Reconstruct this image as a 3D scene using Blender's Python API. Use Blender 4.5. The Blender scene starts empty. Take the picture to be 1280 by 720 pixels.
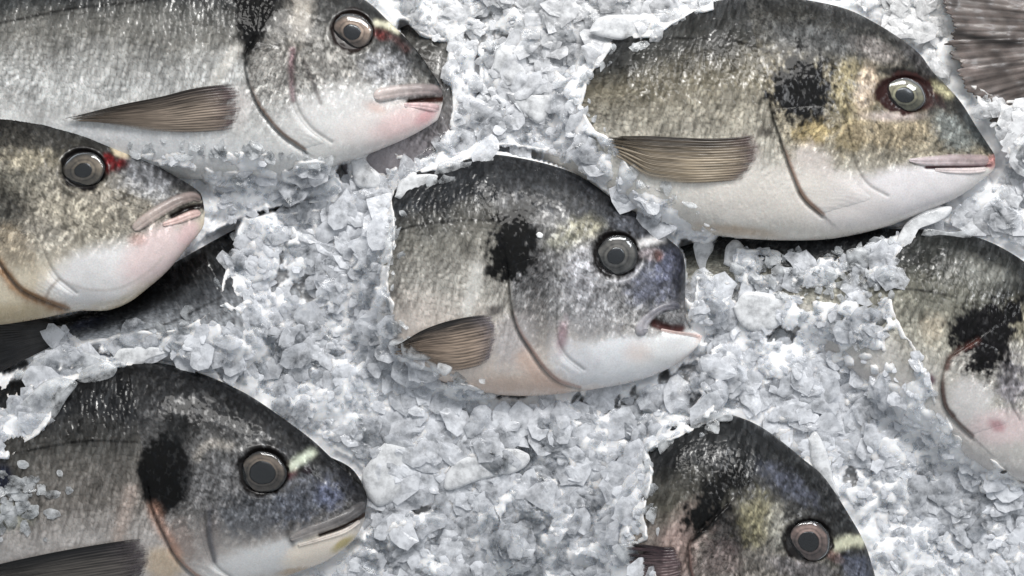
import bpy, math
import numpy as np
from mathutils import Vector

C = bpy.context.scene
COL = C.collection
S = 0.00033            # metres per photo pixel on the ice level
FOC = 50.0
D = 1280 * S * FOC / 36.0

# ---------------------------------------------------------------- camera
cam = bpy.data.cameras.new('camera')
cam.lens = FOC
cam.sensor_width = 36
cam.clip_start = 0.01
cam.clip_end = 50
cob = bpy.data.objects.new('camera', cam)
COL.objects.link(cob)
cob.location = (0, 0, D)
C.camera = cob

# ---------------------------------------------------------------- world and lamps
w = bpy.data.worlds.new('World')
C.world = w
w.use_nodes = True
bg = w.node_tree.nodes['Background']
bg.inputs['Color'].default_value = (0.90, 0.95, 1.0, 1)
bg.inputs['Strength'].default_value = 0.45


def lamp(name, loc, target, size, power, color):
    l = bpy.data.lights.new(name, 'AREA')
    l.shape = 'RECTANGLE'
    l.size, l.size_y = size
    l.energy = power
    l.color = color
    o = bpy.data.objects.new(name, l)
    COL.objects.link(o)
    o.location = loc
    d = Vector(target) - Vector(loc)
    o.rotation_euler = d.to_track_quat('-Z', 'Y').to_euler()
    return o


lamp('shop_lamp', (0.12, 0.74, 0.70), (0.02, 0.02, 0), (0.7, 0.24), 10.5, (1.0, 0.98, 0.95))
lamp('shop_lamp', (0.62, 0.50, 0.75), (0.05, 0.0, 0), (0.22, 0.22), 2.6, (0.95, 0.97, 1.0))

C.view_settings.view_transform = 'Standard'
C.view_settings.look = 'None'
C.view_settings.exposure = 0.12
C.view_settings.gamma = 1
C.view_settings.use_curve_mapping = False
C.cycles.use_denoising = True
C.cycles.max_bounces = 8
C.cycles.transmission_bounces = 6
C.cycles.transparent_max_bounces = 24
C.cycles.sample_clamp_indirect = 4.0
C.cycles.caustics_reflective = False
C.cycles.caustics_refractive = False

# ---------------------------------------------------------------- numeric helpers
rng = np.random.default_rng(7)
_T = [np.random.default_rng(100 + i).random((256, 256)) for i in range(12)]


def vnoise(x, y, seed=0):
    T = _T[seed % 12]
    xi = np.floor(x).astype(int)
    yi = np.floor(y).astype(int)
    fx = x - xi
    fy = y - yi
    fx = fx * fx * (3 - 2 * fx)
    fy = fy * fy * (3 - 2 * fy)
    x0 = (xi + seed * 37) & 255
    x1 = (x0 + 1) & 255
    y0 = (yi + seed * 91) & 255
    y1 = (y0 + 1) & 255
    return (T[y0, x0] * (1 - fx) + T[y0, x1] * fx) * (1 - fy) + (T[y1, x0] * (1 - fx) + T[y1, x1] * fx) * fy


def fbm(x, y, scale, octs=4, seed=0):
    """0..1, centred on 0.5"""
    a, tot, out = 1.0, 0.0, 0.0
    for k in range(octs):
        ca, sa = math.cos(0.6 + 0.7 * k), math.sin(0.6 + 0.7 * k)
        x, y = x * ca - y * sa, x * sa + y * ca
        out = out + a * vnoise(x / scale + 17.3 * k, y / scale - 9.1 * k, seed + k)
        tot += a
        a *= 0.55
        scale *= 0.5
    return out / tot


def worley(x, y, cx, cy, seed=0, jit=0.8):
    """cells cx by cy px; returns F1, F2, random id 0..1"""
    u, v = x / cx, y / cy
    ui, vi = np.floor(u).astype(int), np.floor(v).astype(int)
    f1 = np.full(u.shape, 9.0)
    f2 = np.full(u.shape, 9.0)
    idr = np.zeros(u.shape)
    ox = np.zeros(u.shape)
    A, B, I = _T[seed % 12], _T[(seed + 1) % 12], _T[(seed + 2) % 12]
    for dx in (-1, 0, 1):
        for dy in (-1, 0, 1):
            a, b = ui + dx, vi + dy
            px = a + 0.5 + (A[b & 255, a & 255] - 0.5) * jit
            py = b + 0.5 + (B[b & 255, a & 255] - 0.5) * jit
            d = np.hypot(u - px, v - py)
            r = I[b & 255, a & 255]
            near = d < f1
            f2 = np.where(near, f1, np.minimum(f2, d))
            idr = np.where(near, r, idr)
            ox = np.where(near, u - px, ox)
            f1 = np.where(near, d, f1)
    return f1, f2, idr, ox


def sstep(a, b, x):
    t = np.clip((x - a) / (b - a), 0, 1)
    return t * t * (3 - 2 * t)


def smooth(pts, n):
    """Catmull-Rom through pts, n samples evenly by arc length"""
    p = np.array(pts, float)
    if len(p) > 2:
        q = np.vstack([2 * p[0] - p[1], p, 2 * p[-1] - p[-2]])
        out = []
        for i in range(1, len(q) - 2):
            t = np.linspace(0, 1, 16, endpoint=False)[:, None]
            a, b, c, d = q[i - 1], q[i], q[i + 1], q[i + 2]
            out.append(0.5 * ((2 * b) + (-a + c) * t + (2 * a - 5 * b + 4 * c - d) * t ** 2 + (-a + 3 * b - 3 * c + d) * t ** 3))
        out.append(p[-1:])
        p = np.vstack(out)
    L = np.r_[0, np.cumsum(np.linalg.norm(np.diff(p[:, :2], axis=0), axis=1))]
    u = np.linspace(0, L[-1], n)
    return np.stack([np.interp(u, L, p[:, k]) for k in range(p.shape[1])], 1)


def pdist(x, y, poly):
    """distance, signed side (+ left of travel, photo axes), arc param 0..1"""
    p = np.array(poly, float)
    best = np.full(x.shape, 1e9)
    side = np.zeros(x.shape)
    par = np.zeros(x.shape)
    n = len(p) - 1
    for i in range(n):
        a, b = p[i], p[i + 1]
        ab = b - a
        l2 = max(ab @ ab, 1e-9)
        t = np.clip(((x - a[0]) * ab[0] + (y - a[1]) * ab[1]) / l2, 0, 1)
        dx, dy = x - a[0] - t * ab[0], y - a[1] - t * ab[1]
        d = np.hypot(dx, dy)
        m = d < best
        best = np.where(m, d, best)
        side = np.where(m, np.sign(ab[0] * dy - ab[1] * dx), side)
        par = np.where(m, (i + t) / n, par)
    return best, side, par


def inpoly(x, y, poly):
    ins = np.zeros(x.shape, bool)
    n = len(poly)
    for i in range(n):
        (x1, y1), (x2, y2) = poly[i], poly[(i + 1) % n]
        if y1 == y2:
            continue
        c = (y1 > y) != (y2 > y)
        ins ^= c & (x < (x2 - x1) * (y - y1) / (y2 - y1) + x1)
    return ins


def polysd(x, y, poly):
    """negative inside"""
    d, _, _ = pdist(x, y, list(poly) + [poly[0]])
    return np.where(inpoly(x, y, poly), -d, d)


def lin(c):
    c = np.array(c, float) / 255.0
    v = np.where(c <= 0.04045, c / 12.92, ((c + 0.055) / 1.055) ** 2.4)
    k = 0.62 if c[2] > c[0] + 0.02 else 0.78
    v = v * k + v.mean() * (1 - k)
    return np.clip(0.98 * v ** 1.08, 0, 0.78)


def W(x, y, z):
    """photo pixel at height z (in px units) -> world metres"""
    k = (D - z * S) / D
    return np.stack([(x - 640) * S * k, (360 - y) * S * k, z * S], -1)


# ---------------------------------------------------------------- mesh helpers
def link_mesh(name, verts, faces, mat, parent=None, smooth_=True, color=None, gloss=None):
    me = bpy.data.meshes.new(name)
    verts = np.asarray(verts, np.float32).reshape(-1, 3)
    faces = np.asarray(faces, np.int32)
    k = faces.shape[1]
    me.vertices.add(len(verts))
    me.vertices.foreach_set('co', verts.ravel())
    me.loops.add(faces.size)
    me.loops.foreach_set('vertex_index', faces.ravel())
    me.polygons.add(len(faces))
    me.polygons.foreach_set('loop_start', np.arange(0, faces.size, k, dtype=np.int32))
    me.polygons.foreach_set('loop_total', np.full(len(faces), k, np.int32))
    me.update(calc_edges=True)
    me.polygons.foreach_set('use_smooth', np.full(len(faces), smooth_, bool))
    if color is not None:
        ca = me.color_attributes.new('Tint', 'FLOAT_COLOR', 'POINT')
        g = np.ones(len(verts)) * 0.5 if gloss is None else gloss
        rgba = np.concatenate([np.asarray(color).reshape(-1, 3), np.asarray(g).reshape(-1, 1)], 1).astype(np.float32)
        ca.data.foreach_set('color', rgba.ravel())
    me.materials.append(mat)
    o = bpy.data.objects.new(name, me)
    COL.objects.link(o)
    if parent is not None:
        o.parent = parent
        o.matrix_parent_inverse = parent.matrix_world.inverted() if False else o.matrix_parent_inverse
    return o


def grid_faces(nr, nc, off=0, flip=False):
    i = np.arange(nr - 1)[:, None] * nc + np.arange(nc - 1)[None, :]
    f = np.stack([i, i + 1, i + nc + 1, i + nc], -1).reshape(-1, 4) + off
    return f[:, ::-1] if flip else f


def closed_slab(top, thick, flip=False):
    """top: (nr,nc,3) world; adds an underside thick metres below and joins the rim"""
    nr, nc, _ = top.shape
    bot = top.copy()
    bot[..., 2] -= thick
    V = np.concatenate([top.reshape(-1, 3), bot.reshape(-1, 3)])
    n = nr * nc
    F = [grid_faces(nr, nc, 0, flip), grid_faces(nr, nc, n, not flip)]
    idx = np.arange(n).reshape(nr, nc)
    loop = np.concatenate([idx[0, :], idx[1:, -1], idx[-1, -2::-1], idx[-2:0:-1, 0]])
    nx = np.roll(loop, -1)
    q = np.stack([loop, loop + n, nx + n, nx], -1)
    F.append(q[:, ::-1] if flip else q)
    return V, np.concatenate(F)


def tag(o, label, cat, group=None, kind=None):
    if label:
        o['label'] = label
    if cat:
        o['category'] = cat
    if group:
        o['group'] = group
    if kind:
        o['kind'] = kind
    return o


# ---------------------------------------------------------------- materials
def new_mat(name):
    m = bpy.data.materials.new(name)
    m.use_nodes = True
    nt = m.node_tree
    return m, nt, nt.nodes['Principled BSDF']


def N(nt, t, **kw):
    n = nt.nodes.new(t)
    for k, v in kw.items():
        if k in n.inputs:
            n.inputs[k].default_value = v
        else:
            setattr(n, k, v)
    return n


def mat_skin():
    m, nt, b = new_mat('wet_fish_skin')
    L = nt.links.new
    at = N(nt, 'ShaderNodeAttribute', attribute_name='Tint')
    tc = N(nt, 'ShaderNodeTexCoord')
    n1 = N(nt, 'ShaderNodeTexNoise', Scale=1500.0, Detail=3.0, Roughness=0.6)
    L(tc.outputs['Object'], n1.inputs['Vector'])
    mr = N(nt, 'ShaderNodeMapRange')
    mr.inputs['From Min'].default_value = 0.3
    mr.inputs['From Max'].default_value = 0.7
    mr.inputs['To Min'].default_value = 0.90
    mr.inputs['To Max'].default_value = 1.08
    L(n1.outputs['Fac'], mr.inputs['Value'])
    mx = N(nt, 'ShaderNodeMix', data_type='RGBA', blend_type='MULTIPLY')
    mx.inputs['Factor'].default_value = 1
    L(at.outputs['Color'], mx.inputs['A'])
    cb = N(nt, 'ShaderNodeCombineColor')
    for k in range(3):
        L(mr.outputs['Result'], cb.inputs[k])
    L(cb.outputs['Color'], mx.inputs['B'])
    L(mx.outputs['Result'], b.inputs['Base Color'])
    # alpha of Tint = wet gloss 0..1
    r = N(nt, 'ShaderNodeMapRange')
    r.inputs['To Min'].default_value = 0.60
    r.inputs['To Max'].default_value = 0.20
    L(at.outputs['Alpha'], r.inputs['Value'])
    L(r.outputs['Result'], b.inputs['Roughness'])
    r_s = N(nt, 'ShaderNodeMapRange')
    r_s.inputs['From Min'].default_value = 0.35
    r_s.inputs['To Min'].default_value = 0.05
    r_s.inputs['To Max'].default_value = 0.75
    L(at.outputs['Alpha'], r_s.inputs['Value'])
    L(r_s.outputs['Result'], b.inputs['Specular IOR Level'])
    b.inputs['Coat Weight'].default_value = 0.14
    b.inputs['Coat Roughness'].default_value = 0.09
    b.inputs['Subsurface Weight'].default_value = 0.12
    b.inputs['Subsurface Radius'].default_value = (1.0, 0.55, 0.4)
    b.inputs['Subsurface Scale'].default_value = 0.002
    bp = N(nt, 'ShaderNodeBump', Strength=0.2, Distance=0.0002)
    L(n1.outputs['Fac'], bp.inputs['Height'])
    L(bp.outputs['Normal'], b.inputs['Normal'])
    return m


def mat_simple(name, rgb, rough=0.3, coat=0.5, **kw):
    m, nt, b = new_mat(name)
    tc = N(nt, 'ShaderNodeTexCoord')
    n = N(nt, 'ShaderNodeTexNoise', Scale=900.0, Detail=3.0)
    nt.links.new(tc.outputs['Object'], n.inputs['Vector'])
    rp = N(nt, 'ShaderNodeValToRGB')
    c = np.array(rgb)
    rp.color_ramp.elements[0].position = 0.3
    rp.color_ramp.elements[1].position = 0.7
    rp.color_ramp.elements[0].color = (*(c * 0.75), 1)
    rp.color_ramp.elements[1].color = (*np.clip(c * 1.2, 0, 1), 1)
    nt.links.new(n.outputs['Fac'], rp.inputs['Fac'])
    nt.links.new(rp.outputs['Color'], b.inputs['Base Color'])
    b.inputs['Roughness'].default_value = rough
    b.inputs['Coat Weight'].default_value = coat
    b.inputs['Coat Roughness'].default_value = 0.05
    for k, v in kw.items():
        b.inputs[k].default_value = v
    return m


def mat_cornea():
    m = bpy.data.materials.new('clear_cornea')
    m.use_nodes = True
    nt = m.node_tree
    nt.nodes.clear()
    out = N(nt, 'ShaderNodeOutputMaterial')
    tr = N(nt, 'ShaderNodeBsdfTransparent')
    tr.inputs['Color'].default_value = (0.93, 0.94, 0.95, 1)
    gl = N(nt, 'ShaderNodeBsdfGlossy')
    gl.inputs['Roughness'].default_value = 0.04
    fr = N(nt, 'ShaderNodeFresnel')
    fr.inputs['IOR'].default_value = 1.42
    mx = N(nt, 'ShaderNodeMixShader')
    nt.links.new(fr.outputs[0], mx.inputs[0])
    nt.links.new(tr.outputs[0], mx.inputs[1])
    nt.links.new(gl.outputs[0], mx.inputs[2])
    nt.links.new(mx.outputs[0], out.inputs[0])
    return m


def mat_ice():
    m, nt, b = new_mat('crushed_ice')
    L = nt.links.new
    at = N(nt, 'ShaderNodeAttribute', attribute_name='Tint')
    tc = N(nt, 'ShaderNodeTexCoord')
    n1 = N(nt, 'ShaderNodeTexNoise', Scale=260.0, Detail=6.0, Roughness=0.62)
    n2 = N(nt, 'ShaderNodeTexNoise', Scale=1300.0, Detail=3.0, Roughness=0.6)
    L(tc.outputs['Object'], n1.inputs['Vector'])
    L(tc.outputs['Object'], n2.inputs['Vector'])
    mr = N(nt, 'ShaderNodeMapRange')
    mr.inputs['From Min'].default_value = 0.3
    mr.inputs['From Max'].default_value = 0.7
    mr.inputs['To Min'].default_value = 0.88
    mr.inputs['To Max'].default_value = 1.07
    L(n1.outputs['Fac'], mr.inputs['Value'])
    mx = N(nt, 'ShaderNodeMix', data_type='RGBA', blend_type='MULTIPLY')
    mx.inputs['Factor'].default_value = 1
    cb = N(nt, 'ShaderNodeCombineColor')
    for k in range(3):
        L(mr.outputs['Result'], cb.inputs[k])
    L(at.outputs['Color'], mx.inputs['A'])
    L(cb.outputs['Color'], mx.inputs['B'])
    L(mx.outputs['Result'], b.inputs['Base Color'])
    r = N(nt, 'ShaderNodeMapRange')
    r.inputs['To Min'].default_value = 0.55
    r.inputs['To Max'].default_value = 0.12
    L(at.outputs['Alpha'], r.inputs['Value'])
    L(r.outputs['Result'], b.inputs['Roughness'])
    b.inputs['Specular IOR Level'].default_value = 0.4
    b.inputs['IOR'].default_value = 1.31
    b.inputs['Subsurface Weight'].default_value = 0.9
    b.inputs['Subsurface Radius'].default_value = (0.9, 1.0, 1.1)
    b.inputs['Subsurface Scale'].default_value = 0.0035
    bp = N(nt, 'ShaderNodeBump', Strength=0.3, Distance=0.0006)
    L(n1.outputs['Fac'], bp.inputs['Height'])
    bp2 = N(nt, 'ShaderNodeBump', Strength=0.12, Distance=0.0002)
    L(n2.outputs['Fac'], bp2.inputs['Height'])
    L(bp.outputs['Normal'], bp2.inputs['Normal'])
    L(bp2.outputs['Normal'], b.inputs['Normal'])
    b.inputs['Subsurface Anisotropy'].default_value = 0.3
    return m


ICE = mat_ice()
CORNEA = mat_cornea()


def mat_fin():
    m, nt, b = new_mat('wet_fin_membrane')
    L = nt.links.new
    at = N(nt, 'ShaderNodeAttribute', attribute_name='Tint')
    L(at.outputs['Color'], b.inputs['Base Color'])
    L(at.outputs['Alpha'], b.inputs['Alpha'])
    b.inputs['Roughness'].default_value = 0.3
    b.inputs['Specular IOR Level'].default_value = 0.35
    return m


def mat_flake(name, opac, use_attr, rgb=(0.95, 0.96, 0.975), rough=0.10):
    """wet ice: clear where one looks straight through, milky inside and along the rims"""
    m = bpy.data.materials.new(name)
    m.use_nodes = True
    nt = m.node_tree
    nt.nodes.clear()
    L = nt.links.new
    out = N(nt, 'ShaderNodeOutputMaterial')
    tc = N(nt, 'ShaderNodeTexCoord')
    n1 = N(nt, 'ShaderNodeTexNoise', Scale=210.0, Detail=5.0, Roughness=0.6)
    L(tc.outputs['Object'], n1.inputs['Vector'])
    n2 = N(nt, 'ShaderNodeTexNoise', Scale=700.0, Detail=3.0, Roughness=0.6)
    L(tc.outputs['Object'], n2.inputs['Vector'])
    bp = N(nt, 'ShaderNodeBump', Strength=0.35, Distance=0.0004)
    L(n2.outputs['Fac'], bp.inputs['Height'])
    di = N(nt, 'ShaderNodeBsdfDiffuse')
    tl = N(nt, 'ShaderNodeBsdfTranslucent')
    for n in (di, tl):
        n.inputs['Color'].default_value = (*rgb, 1)
        L(bp.outputs['Normal'], n.inputs['Normal'])
    at = N(nt, 'ShaderNodeAttribute', attribute_name='Tint')
    if use_attr:
        L(at.outputs['Color'], di.inputs['Color'])
        L(at.outputs['Color'], tl.inputs['Color'])
    milk = N(nt, 'ShaderNodeMixShader')
    milk.inputs[0].default_value = 0.30
    L(di.outputs[0], milk.inputs[1])
    L(tl.outputs[0], milk.inputs[2])
    tr = N(nt, 'ShaderNodeBsdfTransparent')
    tr.inputs['Color'].default_value = (0.98, 0.985, 0.99, 1)
    lw = N(nt, 'ShaderNodeLayerWeight')
    lw.inputs['Blend'].default_value = 0.45
    L(bp.outputs['Normal'], lw.inputs['Normal'])
    # opacity = base + cloud noise + rim
    a1 = N(nt, 'ShaderNodeMath', operation='MULTIPLY_ADD')
    a1.inputs[1].default_value = 2.2
    a1.inputs[2].default_value = -1.1 + opac
    L(n1.outputs['Fac'], a1.inputs[0])
    a2 = N(nt, 'ShaderNodeMath', operation='MULTIPLY_ADD')
    a2.inputs[1].default_value = 0.75
    L(lw.outputs['Facing'], a2.inputs[0])
    L(a1.outputs[0], a2.inputs[2])
    a3 = N(nt, 'ShaderNodeMath', operation='SUBTRACT', use_clamp=True)
    L(a2.outputs[0], a3.inputs[0])
    if use_attr:
        L(at.outputs['Alpha'], a3.inputs[1])
    else:
        a3.inputs[1].default_value = 0
    body = N(nt, 'ShaderNodeMixShader')
    L(a3.outputs[0], body.inputs[0])
    L(tr.outputs[0], body.inputs[1])
    L(milk.outputs[0], body.inputs[2])
    gl = N(nt, 'ShaderNodeBsdfGlossy')
    gl.inputs['Roughness'].default_value = rough
    L(bp.outputs['Normal'], gl.inputs['Normal'])
    fr = N(nt, 'ShaderNodeFresnel')
    fr.inputs['IOR'].default_value = 1.31
    L(bp.outputs['Normal'], fr.inputs['Normal'])
    fin = N(nt, 'ShaderNodeMixShader')
    L(fr.outputs[0], fin.inputs[0])
    L(body.outputs[0], fin.inputs[1])
    L(gl.outputs[0], fin.inputs[2])
    L(fin.outputs[0], out.inputs[0])
    return m


FIN = mat_fin()
CLEAR = mat_flake('clear_ice', 0.28, False, (0.84, 0.86, 0.88), 0.1)
CLOUDY = mat_flake('cloudy_ice', 0.72, False)
CRYSTAL = mat_flake('wet_ice_crystal', 0.52, True)
SKIN = mat_skin()
ICE = mat_ice()
CORNEA = mat_cornea()

# ================================================================ FISH DATA (photo pixels)
FISH = {}
FISH['A'] = dict(
    label='long silvery fish at the top left with a long brown fin swept back',
    dorsal=[(554, 120), (549, 105), (540, 90), (524, 67), (503, 43), (482, 23), (463, 5), (430, -15), (380, -32), (300, -50), (200, -58), (100, -50), (0, -32), (-120, 0), (-240, 45), (-330, 75)],
    ventral=[(553, 131), (549, 145), (543, 153), (512, 171), (480, 185), (454, 195), (430, 203), (405, 212), (340, 222), (260, 224), (160, 218), (60, 206), (-60, 185), (-180, 150), (-260, 128), (-330, 118)],
    eye=(440, 40, 28, 27, 24, 22, 11.5), iris=(168, 142, 122), rimc=(40, 30, 28), pupil=(52, 51, 54),
    op=[(318, 50), (309, 66), (307, 80), (311, 101), (318, 120), (327, 137), (350, 165), (380, 187)],
    pre=[(372, 60), (368, 85), (368, 110), (373, 135), (390, 160), (415, 178)],
    rim=(135, 100, 72), stops=[(50, 52, 52), (80, 82, 82), (140, 138, 132), (190, 190, 188), (214, 213, 210), (218, 216, 212)],
    head=(150, 146, 140),
    lat=[(200, -4), (167, 3), (83, 12), (0, 29), (-60, 38)],
    fin=dict(lead=[(301, 105), (275, 106), (240, 111), (200, 121), (150, 131), (92, 145)],
             trail=[(300, 160), (280, 163), (250, 165), (215, 165), (175, 162), (112, 151)], dark=(66, 58, 52), light=(146, 130, 114), base=(96, 78, 82)),
    lips=[dict(p=[(467, 121, 8), (480, 117, 10), (500, 114, 9.5), (525, 112, 9), (543, 113, 8), (552, 120, 5)], c=(150, 136, 136), c2=(206, 188, 182)),
          dict(p=[(505, 131, 3), (525, 132, 5), (541, 134, 6), (549, 137, 5)], c=(226, 190, 190))],
    mouth=[[(512, 127), (530, 125), (553, 124)], 4.0, (64, 34, 26)],
    ops=[
        ('p', [(292, -50), (352, -40), (348, 10), (338, 34), (322, 56), (309, 76), (302, 66), (294, 40)], (16, 16, 17), 1, 8, 3),
        ('l', [(326, -40), (328, 0), (324, 24), (314, 50)], 19, (15, 15, 16), 1, 9),
        ('e', 370, 35, 26, 60, 0, (96, 92, 86), .6, .6, .5),
        ('e', 378, 15, 16, 45, 10, (200, 192, 180), .6, .7, .5),
        ('e', 430, 140, 90, 42, -8, (224, 222, 220), .9, .6, .3),
        ('e', 480, 155, 70, 34, -18, (232, 222, 218), .8, .6, .2),
        ('e', 506, 152, 52, 20, -24, (236, 200, 198), .75, .7, .2),
        ('e', 532, 146, 20, 10, -38, (224, 160, 164), .7, .8, .2),
        ('e', 470, 135, 18, 8, 20, (214, 176, 162), .5, .8, .2),
        ('e', 500, 75, 40, 16, 52, (70, 72, 78), .5, .8, .5),
        ('e', 478, 85, 34, 24, 20, (150, 152, 160), .7, .7, .6),
        ('l', [(366, 62), (364, 90), (366, 125)], 4, (130, 96, 104), .7, 2),
        ('l', [(381, 78), (390, 100), (401, 128)], 3, (104, 98, 96), .7, 2),
        ('e', 476, 42, 15, 9, 30, (110, 34, 30), .8, .5, .4),
        ('l', [(470, 29), (482, 31), (496, 37)], 5, (212, 208, 180), .95, 2),
        ('l', [(484, 42), (498, 52), (508, 62)], 5, (86, 52, 50), .6, 2),
        ('l', [(296, 60), (276, 90), (268, 108)], 7, (212, 208, 200), .6, 3),
        ('e', 300, 135, 18, 32, 0, (216, 208, 204), .6, .6, .3),
        ('e', 130, 185, 260, 30, 3, (205, 207, 212), .6, .6, .5),
    ])
FISH['B'] = dict(
    label='left fish with blood red eye corner and pale pink jaw above a dark tail',
    dorsal=[(254, 252), (250, 241), (234, 229), (201, 210), (169, 192), (141, 177), (105, 158), (60, 144), (24, 138), (-20, 136), (-90, 136), (-180, 150), (-300, 190), (-420, 240), (-500, 268)],
    ventral=[(256, 267), (253, 285), (236, 307), (209, 339), (185, 360), (161, 378), (133, 388), (97, 389), (52, 398), (0, 406), (-60, 410), (-150, 405), (-280, 375), (-400, 330), (-500, 305)],
    eye=(104, 213, 30, 27, 26, 21, 12), iris=(142, 126, 106), pupil=(26, 26, 28),
    op=[(-26, 270), (-20, 300), (0, 327), (24, 358), (50, 373), (85, 386)],
    pre=[(41, 268), (45, 290), (53, 308), (62, 330), (74, 348), (96, 366)],
    rim=(150, 108, 60), stops=[(34, 36, 38), (56, 56, 55), (132, 128, 120), (184, 180, 172), (212, 200, 176), (216, 200, 168)],
    head=(150, 142, 126), zoff=26,
    lips=[dict(p=[(166, 287, 6), (180, 276, 8.5), (200, 263, 9), (222, 251, 8.5), (240, 246, 7.5), (251, 250, 5)], c=(150, 132, 126), c2=(200, 182, 174)),
          dict(p=[(203, 281, 3), (222, 275, 5.5), (240, 268, 6), (251, 266, 5)], c=(222, 186, 178))],
    mouth=[[(216, 270), (232, 262), (254, 257)], 4.5, (30, 20, 18)],
    ops=[
        ('e', 5, 255, 34, 42, 0, (54, 54, 52), .85, .5, .7),
        ('e', 20, 225, 50, 22, 10, (120, 116, 104), .6, .6, .6),
        ('e', 40, 200, 46, 16, 0, (176, 166, 142), .6, .7, .6),
        ('e', 12, 310, 45, 30, 40, (150, 134, 108), .6, .6, .6),
        ('e', 125, 345, 85, 42, -20, (228, 226, 226), .95, .45, .2),
        ('e', 195, 318, 60, 34, -38, (228, 206, 204), .95, .5, .2),
        ('e', 172, 300, 14, 10, 0, (200, 150, 138), .5, .7, .2),
        ('e', 236, 292, 22, 14, -60, (232, 196, 196), .8, .6, .2),
        ('e', 185, 225, 48, 26, 38, (130, 132, 138), .8, .6, .6),
        ('e', 214, 222, 40, 10, 32, (62, 62, 66), .7, .8, .3),
        ('e', 100, 272, 60, 30, 30, (168, 160, 142), .6, .7, .7),
        ('l', [(134, 200), (142, 206), (152, 204)], 7, (112, 8, 16), 1, 3),
        ('e', 135, 204, 10, 14, 0, (100, 10, 16), .9, .4, .4),
        ('e', 150, 190, 14, 8, 30, (206, 190, 158), .95, .5, .3),
        ('l', [(73, 349), (62, 362), (58, 372)], 2.2, (150, 138, 126), .6, 1),
        ('l', [(76, 350), (110, 362), (150, 360), (185, 340), (205, 320)], 2.0, (190, 180, 172), .45, 1),
        ('l', [(-6, 327), (22, 362), (50, 376), (78, 386)], 7, (158, 112, 58), .85, 4),
        ('e', 20, 392, 60, 14, -6, (206, 186, 146), .7, .6, .4),
    ])
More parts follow.
